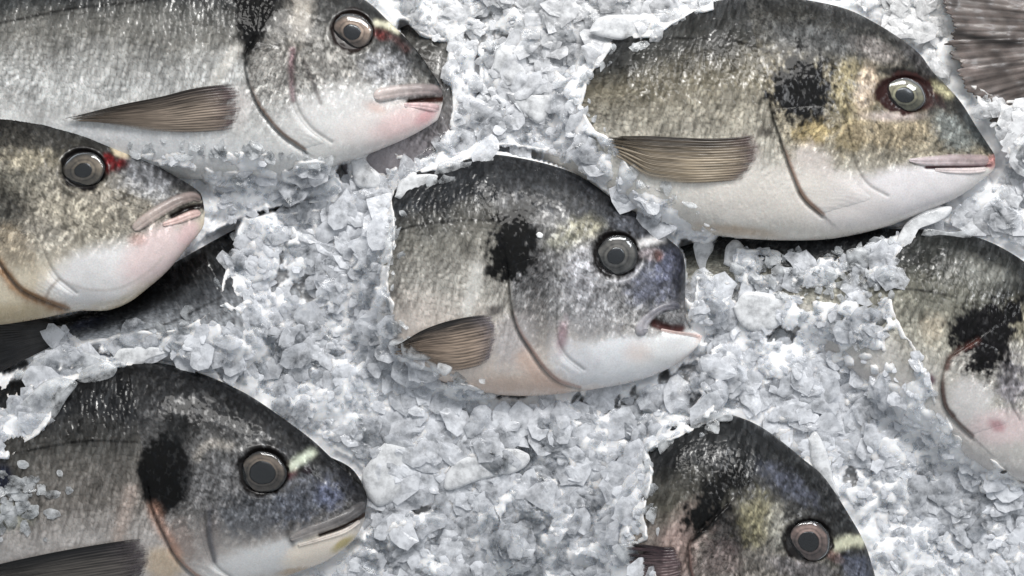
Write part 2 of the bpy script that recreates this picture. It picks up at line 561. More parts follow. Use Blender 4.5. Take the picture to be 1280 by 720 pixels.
FISH['C'] = dict(
    label='dark fish in the middle with its mouth open and a bluish snout',
    dorsal=[(847, 402), (853, 380), (857, 355), (856, 330), (851, 313), (833, 297), (810, 278), (773, 249), (737, 227), (709, 213), (663, 200), (611, 193), (570, 200), (520, 215), (460, 240), (400, 275), (350, 310)],
    ventral=[(878, 420), (874, 430), (864, 441), (848, 454), (820, 468), (789, 478), (746, 486), (718, 490), (666, 495), (610, 492), (560, 480), (500, 455), (440, 420), (390, 385), (350, 362)],
    eye=(770, 320, 32, 30, 26, 24, 12), iris=(130, 124, 116), pupil=(44, 48, 56), sink=[(500, 0), (350, -150)],
    op=[(634, 330), (637, 352), (640, 382), (648, 411), (664, 437), (680, 460), (699, 477), (724, 485)],
    pre=[(692, 313), (698, 354), (696, 387), (697, 420), (708, 444), (730, 462)],
    rim=(176, 136, 120), stops=[(44, 48, 54), (66, 70, 76), (142, 139, 130), (172, 168, 160), (212, 200, 190), (222, 204, 190)],
    head=(142, 142, 146),
    lat=[(498, 288), (524, 281), (569, 276), (604, 275), (635, 277)],
    fin=dict(lead=[(619, 392), (600, 394), (575, 398), (551, 404), (525, 414), (498, 429)],
             trail=[(616, 449), (600, 457), (574, 463), (555, 462), (535, 455), (505, 440)], dark=(50, 48, 48), light=(170, 148, 128), base=(120, 112, 120)),
    lips=[dict(p=[(805, 419, 10), (802, 411, 9.5), (806, 402, 7.5), (815, 393, 6), (828, 385, 5.5), (842, 382, 6), (850, 385, 4)], c=(92, 92, 106), c2=(186, 182, 192)),
          dict(p=[(826, 412, 2), (845, 416, 2.6), (862, 418, 2.8), (875, 421, 2.5)], c=(226, 196, 188))],
    mouth=[[(818, 404), (828, 408), (842, 411), (851, 411)], 6.0, (84, 48, 46)],
    ops=[
        ('p', [(642, 244), (662, 262), (668, 296), (664, 335), (645, 350), (606, 344), (610, 315), (618, 288), (630, 265)], (17, 18, 20), 1, 7, 8),
        ('e', 668, 340, 30, 60, 0, (46, 46, 48), .75, .5, .9),
        ('e', 670, 400, 26, 50, -10, (104, 100, 98), .6, .6, .8),
        ('e', 735, 390, 46, 60, 0, (156, 156, 162), .55, .7, .7),
        ('e', 720, 290, 34, 20, -20, (168, 162, 132), .6, .8, .7),
        ('e', 700, 300, 24, 16, 0, (150, 150, 136), .5, .8, .7),
        ('e', 728, 338, 22, 40, 0, (178, 178, 186), .6, .8, .8),
        ('e', 815, 355, 42, 36, 0, (84, 90, 116), .8, .6, .5),
        ('e', 835, 335, 24, 28, 0, (86, 91, 120), .65, .7, .6),
        ('e', 790, 278, 36, 18, 36, (110, 114, 126), .7, .7, .9),
        ('e', 760, 240, 90, 26, 34, (48, 50, 56), .6, .7, .3),
        ('e', 849, 340, 12, 50, 4, (40, 42, 56), .8, .7, .2),
        ('e', 775, 452, 95, 36, -8, (226, 228, 232), .98, .4, .25),
        ('e', 832, 436, 55, 22, -20, (238, 234, 232), 1, .4, .1),
        ('e', 720, 450, 40, 26, 30, (206, 206, 210), .7, .6, .5),
        ('e', 798, 440, 22, 16, 0, (222, 204, 196), .6, .8, .2),
        ('e', 876, 420, 8, 8, 0, (220, 176, 168), .6, .8, .1),
        ('e', 703, 420, 8, 26, 10, (142, 104, 118), .65, .8, .4),
        ('l', [(796, 306), (812, 302), (828, 297)], 5.5, (216, 214, 214), 1, 2),
        ('e', 812, 318, 18, 9, 0, (190, 176, 180), .75, .7, .3),
        ('e', 822, 320, 8, 9, 0, (102, 72, 70), .95, .5, .2),
        ('l', [(738, 345), (760, 354), (790, 345), (802, 330)], 4, (186, 186, 192), .5, 3),
        ('l', [(597, 335), (592, 360), (584, 392)], 8, (202, 200, 194), .8, 3),
        ('e', 618, 388, 14, 8, -10, (52, 46, 46), .8, .7, .3),
        ('e', 640, 425, 30, 40, 20, (186, 180, 180), .8, .6, .5),
        ('l', [(655, 448), (675, 470), (700, 484)], 12, (216, 182, 162), .7, 3),
        ('e', 640, 482, 60, 14, 0, (218, 192, 174), .8, .6, .3),
        ('l', [(778, 404), (773, 413), (780, 422)], 2, (150, 148, 152), .7, 1),
    ])
FISH['D'] = dict(
    label='largest fish at the upper right with an olive gold cheek and closed mouth',
    dorsal=[(1244, 196), (1240, 188), (1222, 161), (1202, 129), (1182, 106), (1166, 90), (1150, 68), (1125, 48), (1093, 28), (1060, 12), (1020, 2), (960, -6), (900, 0), (850, 17), (800, 34), (740, 52), (680, 80), (620, 112), (580, 130)],
    ventral=[(1244, 208), (1236, 218), (1198, 246), (1150, 267), (1109, 283), (1061, 295), (1021, 300), (960, 300), (900, 295), (850, 285), (800, 268), (740, 238), (680, 204), (620, 180), (580, 170)],
    eye=(1131, 119, 36, 25, 25, 20.5, 12.5), iris=(158, 150, 118), rimc=(56, 32, 30), pupil=(34, 38, 42), sink=[(780, 0), (730, -25), (580, -120)],
    op=[(964, 134), (968, 150), (975, 170), (987, 205), (1004, 245), (1028, 268)],
    pre=[(1047, 128), (1059, 157), (1065, 180), (1070, 205), (1085, 230), (1110, 245)],
    rim=(176, 140, 118), stops=[(66, 68, 70), (94, 93, 88), (142, 134, 114), (180, 174, 160), (216, 212, 204), (222, 216, 206)],
    head=(140, 130, 108),
    lat=[(760, 54), (800, 50), (860, 48), (920, 52), (965, 66)],
    fin=dict(lead=[(950, 166), (925, 171), (890, 173), (850, 172), (810, 170), (772, 170)],
             trail=[(938, 222), (915, 226), (865, 229), (835, 227), (808, 221), (783, 197)], dark=(72, 62, 52), light=(158, 142, 118), base=(110, 92, 90)),
    lips=[dict(p=[(1136, 200, 2), (1148, 201, 5), (1165, 201, 7), (1190, 200, 8.5), (1215, 200, 8.5), (1236, 200, 8)], c=(176, 152, 154), c2=(204, 190, 194)),
          dict(p=[(1168, 212, 2.5), (1190, 213, 4), (1215, 213, 4.5), (1233, 211, 4)], c=(226, 208, 206))],
    mouth=[[(1158, 209), (1190, 208.5), (1238, 207)], 2.0, (120, 76, 80)],
    ops=[
        ('p', [(996, 66), (966, 92), (960, 121), (972, 137), (1000, 150), (1021, 146), (1036, 125), (1037, 92), (1021, 70)], (22, 22, 24), 1, 8, 9),
        ('e', 1018, 150, 26, 18, 0, (60, 56, 52), .8, .7, .9),
        ('e', 1014, 168, 26, 20, -20, (160, 142, 98), .95, .5, .8),
        ('e', 1065, 110, 32, 44, 0, (146, 134, 98), .85, .6, .8),
        ('e', 1062, 170, 26, 26, 0, (140, 124, 84), .7, .7, .8),
        ('e', 1082, 110, 16, 34, 10, (196, 174, 154), .7, .7, .5),
        ('e', 1120, 165, 60, 24, 0, (168, 152, 122), .8, .6, .8),
        ('e', 1120, 145, 44, 8, 0, (200, 184, 180), .7, .8, .4),
        ('e', 1090, 62, 36, 14, 20, (172, 162, 156), .6, .8, .7),
        ('e', 1020, 50, 90, 24, 10, (82, 84, 86), .7, .7, .5),
        ('e', 1190, 165, 40, 22, 45, (122, 128, 126), .85, .6, .6),
        ('e', 1216, 160, 40, 8, 56, (58, 66, 68), .85, .7, .3),
        ('e', 1150, 75, 50, 14, 48, (74, 72, 74), .6, .8, .3),
        ('e', 1130, 240, 110, 36, -14, (226, 221, 222), 1, .4, .15),
        ('e', 1040, 250, 80, 40, 10, (226, 219, 216), .95, .5, .2),
        ('e', 1015, 205, 34, 26, 40, (206, 196, 190), .8, .6, .6),
        ('e', 930, 190, 24, 22, 0, (150, 132, 134), .6, .7, .6),
        ('e', 950, 245, 110, 45, 0, (222, 215, 206), .95, .5, .2),
        ('e', 920, 288, 60, 8, 6, (190, 160, 122), .6, .8, .4),
        ('e', 1136, 117, 46, 26, 4, (66, 34, 30), 1, .3, .15),
        ('e', 1130, 92, 42, 7, 6, (30, 28, 28), .9, .6, .2),
        ('l', [(1168, 107), (1180, 113), (1186, 118)], 6, (186, 180, 140), 1, 2),
        ('e', 1176, 130, 12, 5, 40, (60, 44, 44), .8, .6, .3),
        ('e', 1240, 203, 9, 10, 0, (178, 118, 116), .8, .6, .2),
        ('l', [(1057, 122), (1062, 135), (1070, 146)], 2, (70, 62, 54), .6, 1),
        ('l', [(1000, 240), (1014, 256), (1024, 266)], 3, (150, 112, 72), .7, 1),
        ('e', 955, 165, 12, 8, 0, (50, 44, 42), .7, .7, .3),
    ])
FISH['E'] = dict(
    label='lower left fish with a very dark back, bluish snout and a cream jaw',
    dorsal=[(458, 632), (455, 614), (436, 592), (416, 574), (389, 549), (350, 520), (311, 494), (272, 475), (233, 461), (194, 453), (150, 452), (90, 458), (20, 474), (-60, 496), (-180, 540), (-300, 590), (-400, 625)],
    ventral=[(456, 648), (450, 662), (439, 678), (408, 701), (362, 719), (320, 734), (260, 746), (200, 752), (130, 754), (60, 752), (0, 748), (-60, 740), (-160, 715), (-280, 680), (-400, 662)],
    eye=(328, 591, 34, 31, 27, 26, 16), iris=(128, 112, 96), pupil=(30, 30, 32),
    op=[(186, 610), (190, 632), (198, 652), (207, 670), (222, 697), (249, 722), (290, 735)],
    pre=[(256, 640), (258, 662), (261, 682), (270, 706), (290, 722)],
    rim=(170, 124, 100), stops=[(36, 38, 42), (52, 54, 58), (92, 90, 86), (128, 122, 116), (186, 180, 176), (204, 196, 186)],
    head=(104, 104, 106),
    lat=[(20, 566), (62, 558), (109, 551), (171, 553)],
    fin=dict(lead=[(189, 673), (170, 674), (148, 677), (110, 683), (60, 692), (0, 705), (-40, 716)],
             trail=[(184, 724), (165, 732), (140, 737), (100, 742), (60, 745), (0, 748), (-30, 748)], dark=(34, 34, 36), light=(96, 90, 84), base=(88, 78, 84)),
    lips=[dict(p=[(362, 674, 4), (385, 665, 7.5), (410, 656, 7.5), (432, 646, 8), (448, 635, 8.5), (456, 628, 5)], c=(84, 82, 84), c2=(150, 144, 142)),
          dict(p=[(372, 682, 2), (400, 674, 3), (430, 664, 3.5), (450, 651, 3)], c=(218, 206, 196))],
    mouth=[[(400, 668), (430, 658), (457, 643)], 2.6, (60, 44, 36)],
    ops=[
        ('e', 206, 594, 36, 52, -4, (14, 15, 17), 1, .22, .35),
        ('e', 220, 536, 22, 30, 20, (22, 24, 26), .85, .6, .5),
        ('l', [(246, 572), (254, 560), (268, 554), (288, 558)], 5.5, (164, 158, 150), .7, 3),
        ('e', 275, 610, 40, 50, 0, (118, 118, 120), .5, .7, .8),
        ('e', 320, 645, 60, 34, -10, (92, 96, 104), .8, .6, .9),
        ('e', 380, 625, 46, 30, -30, (88, 94, 110), .7, .6, .8),
        ('e', 411, 617, 18, 24, -30, (84, 94, 128), .65, .6, .6),
        ('e', 436, 612, 12, 34, -36, (40, 42, 52), .7, .7, .2),
        ('e', 330, 700, 90, 24, -14, (208, 208, 208), .95, .5, .4),
        ('e', 400, 686, 56, 22, -24, (230, 218, 202), 1, .35, .15),
        ('e', 428, 680, 20, 6, -34, (190, 172, 96), .85, .7, .4),
        ('e', 366, 714, 22, 5, -10, (172, 140, 90), .7, .7, .3),
        ('e', 230, 680, 20, 34, -20, (136, 120, 112), .7, .6, .5),
        ('e', 262, 672, 16, 40, 5, (110, 100, 98), .5, .7, .4),
        ('e', 361, 588, 12, 12, 0, (104, 46, 60), .9, .6, .3),
        ('l', [(364, 584), (376, 574), (390, 566)], 6, (198, 206, 184), 1, 3),
        ('e', 383, 588, 11, 5, 10, (38, 28, 34), .9, .5, .2),
        ('l', [(163, 615), (157, 640), (148, 670)], 9, (168, 152, 142), .8, 3),
        ('l', [(192, 636), (202, 660), (222, 692)], 8, (168, 128, 108), .75, 3),
        ('e', 205, 705, 28, 26, 0, (196, 172, 140), .8, .5, .3),
        ('l', [(262, 640), (262, 670), (268, 700)], 4, (70, 74, 86), .7, 2),
        ('l', [(366, 655), (360, 668), (366, 680)], 4, (40, 40, 42), .6, 1),
        ('e', 4, 598, 15, 22, 0, (28, 36, 62), .95, .5, .2),
        ('e', 10, 645, 36, 20, 0, (160, 162, 142), .6, .6, .5),
    ])
FISH['F'] = dict(
    label='bottom fish with brown eye and black pupil, snout cut by the lower edge',
    dorsal=[(1104, 772), (1102, 745), (1094, 720), (1085, 690), (1077, 671), (1065, 650), (1044, 616), (1026, 592), (1004, 574), (980, 554), (955, 536), (931, 524), (905, 518), (860, 524), (800, 545), (740, 580), (680, 630), (640, 670)],
    ventral=[(1106, 790), (1098, 806), (1080, 826), (1040, 850), (990, 866), (940, 872), (880, 868), (820, 850), (770, 824), (730, 796), (700, 770), (670, 740), (640, 714)],
    eye=(1011, 677, 33, 28, 26, 24, 14), iris=(158, 130, 118), pupil=(16, 17, 20), sink=[(830, 0), (640, -150)],
    op=[(908, 632), (884, 658), (863, 676), (862, 699), (865, 720), (878, 752), (905, 790)],
    pre=[(925, 690), (924, 715), (930, 745), (945, 775)],
    rim=(120, 88, 80), stops=[(56, 60, 64), (68, 70, 72), (116, 112, 100), (160, 146, 140), (190, 180, 174), (210, 200, 195)],
    head=(108, 104, 98),
    lips=[], mouth=None,
    fin=dict(lead=[(845, 684), (830, 684), (815, 682), (798, 680)],
             trail=[(850, 735), (830, 745), (812, 750), (790, 752)], dark=(70, 52, 58), light=(120, 100, 100), base=(90, 76, 80)),
    ops=[
        ('p', [(925, 577), (900, 585), (875, 608), (856, 640), (858, 655), (875, 664), (897, 648), (912, 625), (935, 600)], (18, 19, 20), 1, 9, 8),
        ('e', 915, 665, 34, 36, 0, (42, 40, 42), .85, .6, .9),
        ('e', 900, 700, 34, 24, 0, (112, 98, 96), .6, .6, .7),
        ('e', 950, 650, 30, 40, 0, (132, 126, 96), .8, .6, .7),
        ('e', 970, 660, 16, 36, 0, (160, 158, 150), .6, .7, .7),
        ('e', 985, 605, 50, 18, 36, (84, 90, 112), .6, .7, .8),
        ('e', 1000, 710, 60, 16, 10, (124, 120, 124), .6, .7, .6),
        ('e', 865, 655, 26, 40, 30, (172, 150, 142), .6, .7, .5),
        ('e', 845, 690, 26, 40, 0, (164, 140, 132), .7, .6, .4),
        ('e', 1044, 694, 16, 10, 30, (128, 100, 94), .8, .5, .2),
        ('l', [(1046, 682), (1060, 677), (1076, 676)], 7, (196, 196, 168), 1, 3),
        ('e', 1055, 693, 5, 9, -35, (24, 22, 26), .9, .5, .2),
        ('e', 1070, 712, 26, 20, 40, (92, 100, 124), .65, .6, .7),
        ('l', [(910, 634), (884, 660), (865, 676)], 3.5, (14, 13, 14), 1, 1),
    ])
FISH['G'] = dict(
    label='fish sunk in ice at the right edge with only its black shoulder patch showing',
    dorsal=[(1412, 520), (1404, 480), (1385, 440), (1350, 395), (1310, 355), (1280, 327), (1245, 306), (1212, 294), (1172, 288), (1120, 286), (1060, 284), (1000, 285), (940, 290), (880, 300), (820, 318), (770, 330)],
    ventral=[(1412, 534), (1400, 556), (1370, 585), (1330, 600), (1290, 604), (1240, 590), (1200, 566), (1160, 536), (1110, 500), (1060, 465), (1000, 425), (940, 395), (880, 372), (820, 360), (770, 356)],
    eye=(1318, 452, 32, 30, 26, 24, 13), iris=(140, 120, 106), pupil=(20, 20, 22), sink=[(1150, 0), (1090, -24), (900, -42), (770, -90)],
    op=[(1222, 424), (1204, 436), (1186, 450), (1178, 478), (1181, 506), (1193, 524), (1215, 545)],
    pre=[(1262, 440), (1258, 470), (1262, 500), (1275, 525)],
    rim=(110, 84, 74), stops=[(52, 56, 58), (88, 90, 86), (140, 138, 124), (176, 172, 158), (200, 196, 190), (212, 206, 202)],
    head=(172, 168, 164), lips=[], mouth=None,
    lat=[(1100, 358), (1122, 360), (1160, 364), (1195, 372)],
    ops=[
        ('p', [(1183, 411), (1203, 388), (1245, 374), (1290, 366), (1275, 405), (1262, 440), (1255, 460), (1236, 480), (1206, 466), (1212, 440), (1190, 432)], (24, 23, 25), 1, 9, 9),
        ('e', 1010, 312, 135, 42, 3, (46, 48, 52), .92, .5, .5),
        ('e', 1225, 340, 50, 18, 20, (150, 150, 142), .5, .8, .9),
        ('e', 1270, 400, 20, 34, 0, (176, 168, 140), .7, .6, .7),
        ('e', 1215, 500, 34, 36, 0, (206, 202, 200), .9, .5, .5),
        ('e', 1262, 480, 22, 40, 0, (128, 122, 136), .7, .6, .9),
        ('e', 1250, 535, 50, 26, 0, (222, 200, 200), .8, .6, .3),
        ('e', 1247, 532, 14, 9, 20, (178, 120, 128), .7, .7, .5),
        ('l', [(1222, 426), (1200, 438), (1187, 448), (1184, 460)], 4, (96, 56, 48), .85, 2),
        ('l', [(1178, 480), (1182, 506), (1192, 520)], 3, (72, 62, 60), .9, 2),
        ('e', 1160, 475, 11, 10, 0, (96, 62, 78), .9, .6, .4),
        ('e', 1167, 410, 20, 24, 0, (190, 176, 152), .6, .7, .6),
    ])
# pieces of fish further down in the ice
FISH['I'] = dict(
    label='half buried fish under the left fish, only its silver flank and dark tail base showing',
    dorsal=[(420, 262), (380, 262), (330, 272), (295, 286), (240, 316), (190, 345), (140, 375), (95, 392), (60, 400)],
    ventral=[(430, 300), (420, 380), (380, 430), (330, 455), (270, 460), (210, 452), (160, 442), (100, 434), (60, 430)],
    op=None, pre=None, eye=None, zoff=-9, sink=[(430, -70), (320, -40), (285, -6), (60, -4)],
    stops=[(24, 25, 27), (38, 40, 43), (92, 96, 102), (160, 164, 170), (200, 204, 210), (210, 212, 214)], head=(90, 90, 90),
    lat=[(276, 372), (240, 390), (210, 404), (170, 416)], lips=[], mouth=None,
    tail=[(66, 400), (66, 432), (-50, 490), (-28, 440), (-50, 372)], tailc=((34, 35, 38), (62, 60, 60)),
    ops=[('e', 112, 405, 26, 8, -12, (52, 66, 108), .7, .7, .6), ('e', 150, 392, 120, 14, -24, (16, 17, 19), .8, .7, .3)])
FISH['K'] = dict(
    label='sunken grey fish glimpsed through the ice in front of the top left snout',
    dorsal=[(470, 70), (500, 35), (545, 28), (580, 44), (592, 84), (588, 130), (570, 170)],
    ventral=[(440, 130), (420, 170), (430, 215), (470, 240), (520, 236), (552, 220), (566, 190)],
    op=None, pre=None, eye=None, zoff=-46, sink=[(0, 0), (1280, 0)], lips=[], mouth=None,
    stops=[(96, 94, 88), (108, 106, 102), (128, 124, 124), (140, 134, 138), (138, 132, 136), (124, 120, 124)], head=(120, 118, 116),
    ops=[])
FISH['L'] = dict(
    label='black snout of a hidden fish poking out behind the lower left head',
    dorsal=[(459, 622), (456, 612), (448, 596), (436, 583), (414, 572), (380, 560), (340, 560)],
    ventral=[(459, 628), (452, 650), (430, 660), (400, 650), (380, 630), (360, 610), (345, 590)],
    op=None, pre=None, eye=None, zoff=-6, sink=[(0, 0), (1280, 0)], lips=[], mouth=None,
    stops=[(22, 23, 26), (34, 35, 38), (50, 50, 54), (70, 70, 74), (90, 90, 90), (100, 100, 100)], head=(40, 40, 42), ops=[])
FISH['H'] = dict(
    label='brown tail fin of another fish entering at the top right corner',
    dorsal=[(1395, 10), (1430, 0), (1480, -30), (1560, -60), (1660, -70)],
    ventral=[(1397, 100), (1430, 106), (1480, 130), (1560, 160), (1660, 160)],
    op=None, pre=None, eye=None, zoff=4, sink=[(0, 0), (1280, 0)], lips=[], mouth=None,
    stops=[(74, 66, 62), (100, 90, 84), (124, 112, 106), (140, 130, 126), (150, 140, 136), (156, 146, 142)], head=(110, 100, 96), ops=[],
    tail=[(1408, 8), (1410, 100), (1275, 200), (1238, 140), (1210, 104), (1199, 76), (1194, 62), (1187, 56), (1198, 49), (1190, 28), (1180, -4), (1172, -60)], tailc=((74, 66, 62), (120, 108, 103)))

# height/fish maps on the photo grid (2 px cells) used to seat parts and to shape the ice
MX0, MY0, MC = -560, -140, 2.0
MW, MH = 1120, 560
ZALL = np.full((MH, MW), -400.0)     # top of any fish in px units
RIMZ = np.full((MH, MW), -400.0)


def splat(grid, x, y, z, rad=1):
    xi = np.round((x - MX0) / MC).astype(int)
    yi = np.round((y - MY0) / MC).astype(int)
    ok = (xi >= 0) & (xi < MW) & (yi >= 0) & (yi < MH)
    np.maximum.at(grid, (yi[ok], xi[ok]), z[ok])


def lookup(grid, x, y):
    u = np.clip((x - MX0) / MC, 0, MW - 1.001)
    v = np.clip((y - MY0) / MC, 0, MH - 1.001)
    i, j = u.astype(int), v.astype(int)
    fu, fv = u - i, v - j
    return (grid[j, i] * (1 - fu) + grid[j, i + 1] * fu) * (1 - fv) + (grid[j + 1, i] * (1 - fu) + grid[j + 1, i + 1] * fu) * fv


def fill(grid, it=6):
    g = grid.copy()
    for _ in range(it):
        bad = g < -399
        if not bad.any():
            break
        p = np.pad(g, 1, constant_values=-400)
        s = np.zeros_like(g)
        c = np.zeros_like(g)
        for dy in (0, 1, 2):
            for dx in (0, 1, 2):
                q = p[dy:dy + MH, dx:dx + MW]
                m = q > -399
                s += np.where(m, q, 0)
                c += m
        g = np.where(bad & (c > 0), s / np.maximum(c, 1), g)
    return g


def shape_mask(op, x, y, nz):
    k = op[0]
    if k == 'e':
        _, cx, cy, rx, ry, ang, rgb, amt, soft, ns = op
        a = math.radians(ang)
        dx, dy = x - cx, y - cy
        u = (dx * math.cos(a) + dy * math.sin(a)) / rx
        v = (-dx * math.sin(a) + dy * math.cos(a)) / ry
        q = np.hypot(u, v) + (nz - 0.5) * ns * 1.6
        return 1 - sstep(1 - soft, 1 + soft * 0.35, q), rgb, amt
    if k == 'l':
        _, pts, wd, rgb, amt, ns = op
        d, _, _ = pdist(x, y, smooth(pts, 14))
        d = d + (nz - 0.5) * ns * 2
        return np.exp(-(np.maximum(d, 0) / wd) ** 2.4), rgb, amt
    _, pts, rgb, amt, soft, ns = op
    d = polysd(x, y, pts) + (nz - 0.5) * ns * 6 + (fbm(x * 1.5, y * 0.6, 5, 2, 5) - 0.5) * 16
    return 1 - sstep(-soft, soft, d), rgb, amt


def fish_color(f, x, y, t, a, b):
    """albedo and gloss at photo points; t -1 belly .. +1 back; a,b body coordinates in px"""
    seed = f['seed']
    st = np.array([lin(c) for c in f['stops']])
    st[0] *= 0.42
    st[1] *= 0.52
    st[2] *= 0.78
    st[4:] *= 1.06
    pos = np.array([1.0, 0.62, 0.25, -0.2, -0.65, -1.0])
    n_lo = fbm(x + seed * 131, y, 60, 4, seed)
    n_hi = fbm(x, y + seed * 57, 7, 3, seed + 3)
    spk = fbm(x * 0.9 + 40, y, 5.0, 2, seed + 9)
    tt = t + (n_lo - 0.5) * 0.30 + (spk - 0.5) * 0.12
    col = np.stack([np.interp(tt, pos[::-1], st[::-1, k]) for k in range(3)], -1)
    if f.get('opS') is not None:
        d, sd, _ = pdist(x, y, f['opS'])
        hd = d * sd * f['opside']
        head = sstep(-3, 5, hd)
    else:
        head = np.zeros(x.shape)
    # --- body scales: staggered rows, taller than wide
    wa = a + (fbm(a, b, 26, 3, seed + 1) - 0.5) * 14
    wb = b + (fbm(b, a, 26, 3, seed + 2) - 0.5) * 14
    s1, s2, rid, sox = worley(wa, wb, 5.8, 8.4, seed, 0.7)
    rid2 = (rid * 7.31) % 1.0
    streak = fbm(a * 2.0 + b * 0.35, b * 0.55, 6, 2, seed + 2)
    coarse = fbm(a, b * 0.7, 30, 3, seed + 8)
    edgef = sstep(0.22, 0.0, s2 - s1)
    bodymul = 0.80 + 0.22 * rid + 1.15 * (streak - 0.5) + 0.9 * (coarse - 0.5)
    bright = (rid2 > 0.72) * np.exp(-((s1) / 0.34) ** 2)
    midband = np.exp(-((t - 0.05) / 0.55) ** 2)
    bodymul = bodymul + 0.55 * bright * (0.4 + midband)
    bodymul = bodymul * (1 - 0.36 * edgef)
    soft = sstep(-0.80, -0.15, t)      # belly is smooth
    bodymul = 1 + (bodymul - 1) * (0.15 + 0.85 * soft)
    # --- head: fine mottling with small cheek scales
    hc = lin(f['head'])
    hmid = np.exp(-((t - 0.0) / 0.5) ** 2)[..., None]
    hcol = col * (1 - 0.75 * hmid) + hc * 0.75 * hmid
    w1, w2, wid, _ = worley(x * 0.8 + y * 0.35, y * 0.8 - x * 0.35, 3.6, 5.0, seed)
    sp = fbm(x * 1.2 + y * 0.3, y * 0.7, 4.5, 2, seed + 6)
    patch = fbm(x, y, 22, 3, seed + 4)
    hm = 0.85 + 0.34 * wid + 1.5 * (sp - 0.5) + 0.9 * (patch - 0.5)
    hm *= 1 - 0.5 * sstep(0.22, 0.0, w2 - w1)
    hs = sstep(-0.62, -0.05, t)
    hm *= 1 - 0.6 * sstep(0.60, 0.72, spk) * sstep(0.42, 0.55, patch)
    hm *= 1 + 0.8 * sstep(0.66, 0.80, sp)
    hm = 1 + (hm - 1) * (0.12 + 0.88 * hs)
    h = head[..., None]
    col = col * (1 - h) + hcol * h
    tex = bodymul * (1 - head) + hm * head
    white = np.zeros(x.shape)
    dull = np.zeros(x.shape)
    for op in sorted(f['ops'], key=lambda o: {'e': 0, 'p': 1, 'l': 2}[o[0]]):
        m, rgb, amt = shape_mask(op, x, y, n_hi * 0.65 + n_lo * 0.35)
        c = lin(rgb)
        m = m * amt
        col = col * (1 - m[..., None]) + c * m[..., None]
        lum = c.mean()
        if lum < 0.016:
            dull = np.maximum(dull, m)
        if lum > 0.45:
            white = np.maximum(white, m)
    tex = 1 + (tex - 1) * (1 - 0.82 * white)
    tex = np.clip(tex, 0.25, 2.1)
    col = col * tex[..., None]
    if f.get('lat'):
        d, _, _ = pdist(x, y, smooth(f['lat'], 24))
        m = np.exp(-(d / 1.9) ** 2) * 0.75 * (0.5 + n_hi)
        col *= (1 - np.clip(m, 0, 0.85))[..., None]
    if f.get('eye'):
        ex, ey, srx, sry = f['eye'][:4]
        q = np.hypot((x - ex) / srx, (y - ey) / sry)
        q = np.hypot((x - ex) / srx, (y - ey + 2.5) / (sry + 2.0))
        m = 1 - sstep(0.88, 1.04, q + (n_hi - 0.5) * 0.35)
        col = col * (1 - m[..., None]) + lin(f.get('rimc', (30, 27, 27))) * m[..., None]
    if f.get('mouth'):
        pts, wd, rgb = f['mouth']
        d, _, _ = pdist(x, y, smooth(pts, 12))
        m = np.exp(-(d / wd) ** 4)
        col = col * (1 - m[..., None]) + lin(rgb) * m[..., None]
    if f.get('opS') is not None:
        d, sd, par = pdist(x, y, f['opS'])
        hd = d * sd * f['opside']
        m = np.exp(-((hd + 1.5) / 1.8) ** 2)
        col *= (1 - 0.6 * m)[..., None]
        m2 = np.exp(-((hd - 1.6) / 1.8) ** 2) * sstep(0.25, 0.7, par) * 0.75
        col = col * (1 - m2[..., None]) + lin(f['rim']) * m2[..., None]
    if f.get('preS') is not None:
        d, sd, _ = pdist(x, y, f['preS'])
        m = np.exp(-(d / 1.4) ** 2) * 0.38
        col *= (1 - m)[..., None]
    fine_ = fbm(x * 1.2, y * 0.8, 5, 2, seed + 5)
    gloss = 0.38 + 0.5 * (n_lo - 0.5) + (0.50 * sstep(0.56, 0.78, streak) * (1 - head) + 0.42 * sstep(0.55, 0.8, fine_) * head) * (0.5 + n_hi) + 0.35 * (rid - 0.5) * (1 - head) + 0.32 * sstep(-0.2, -0.6, t)
    gloss = gloss * (1 - 0.75 * dull) + 0.35 * dull * (fine_ > 0.66)
    relief = ((1 - head) * (0.75 * (0.5 - sox) * (0.5 + rid2) - 0.3 * edgef) * (0.35 + 0.65 * soft)
              + head * (0.30 * np.clip(0.6 - w1, 0, 1) + 0.5 * (patch - 0.5) + 0.35 * (sp - .5)) * (0.3 + 0.7 * hs) * (1 - 0.8 * white))
    return np.clip(col, 0.004, 0.88), np.clip(gloss, 0, 1), relief


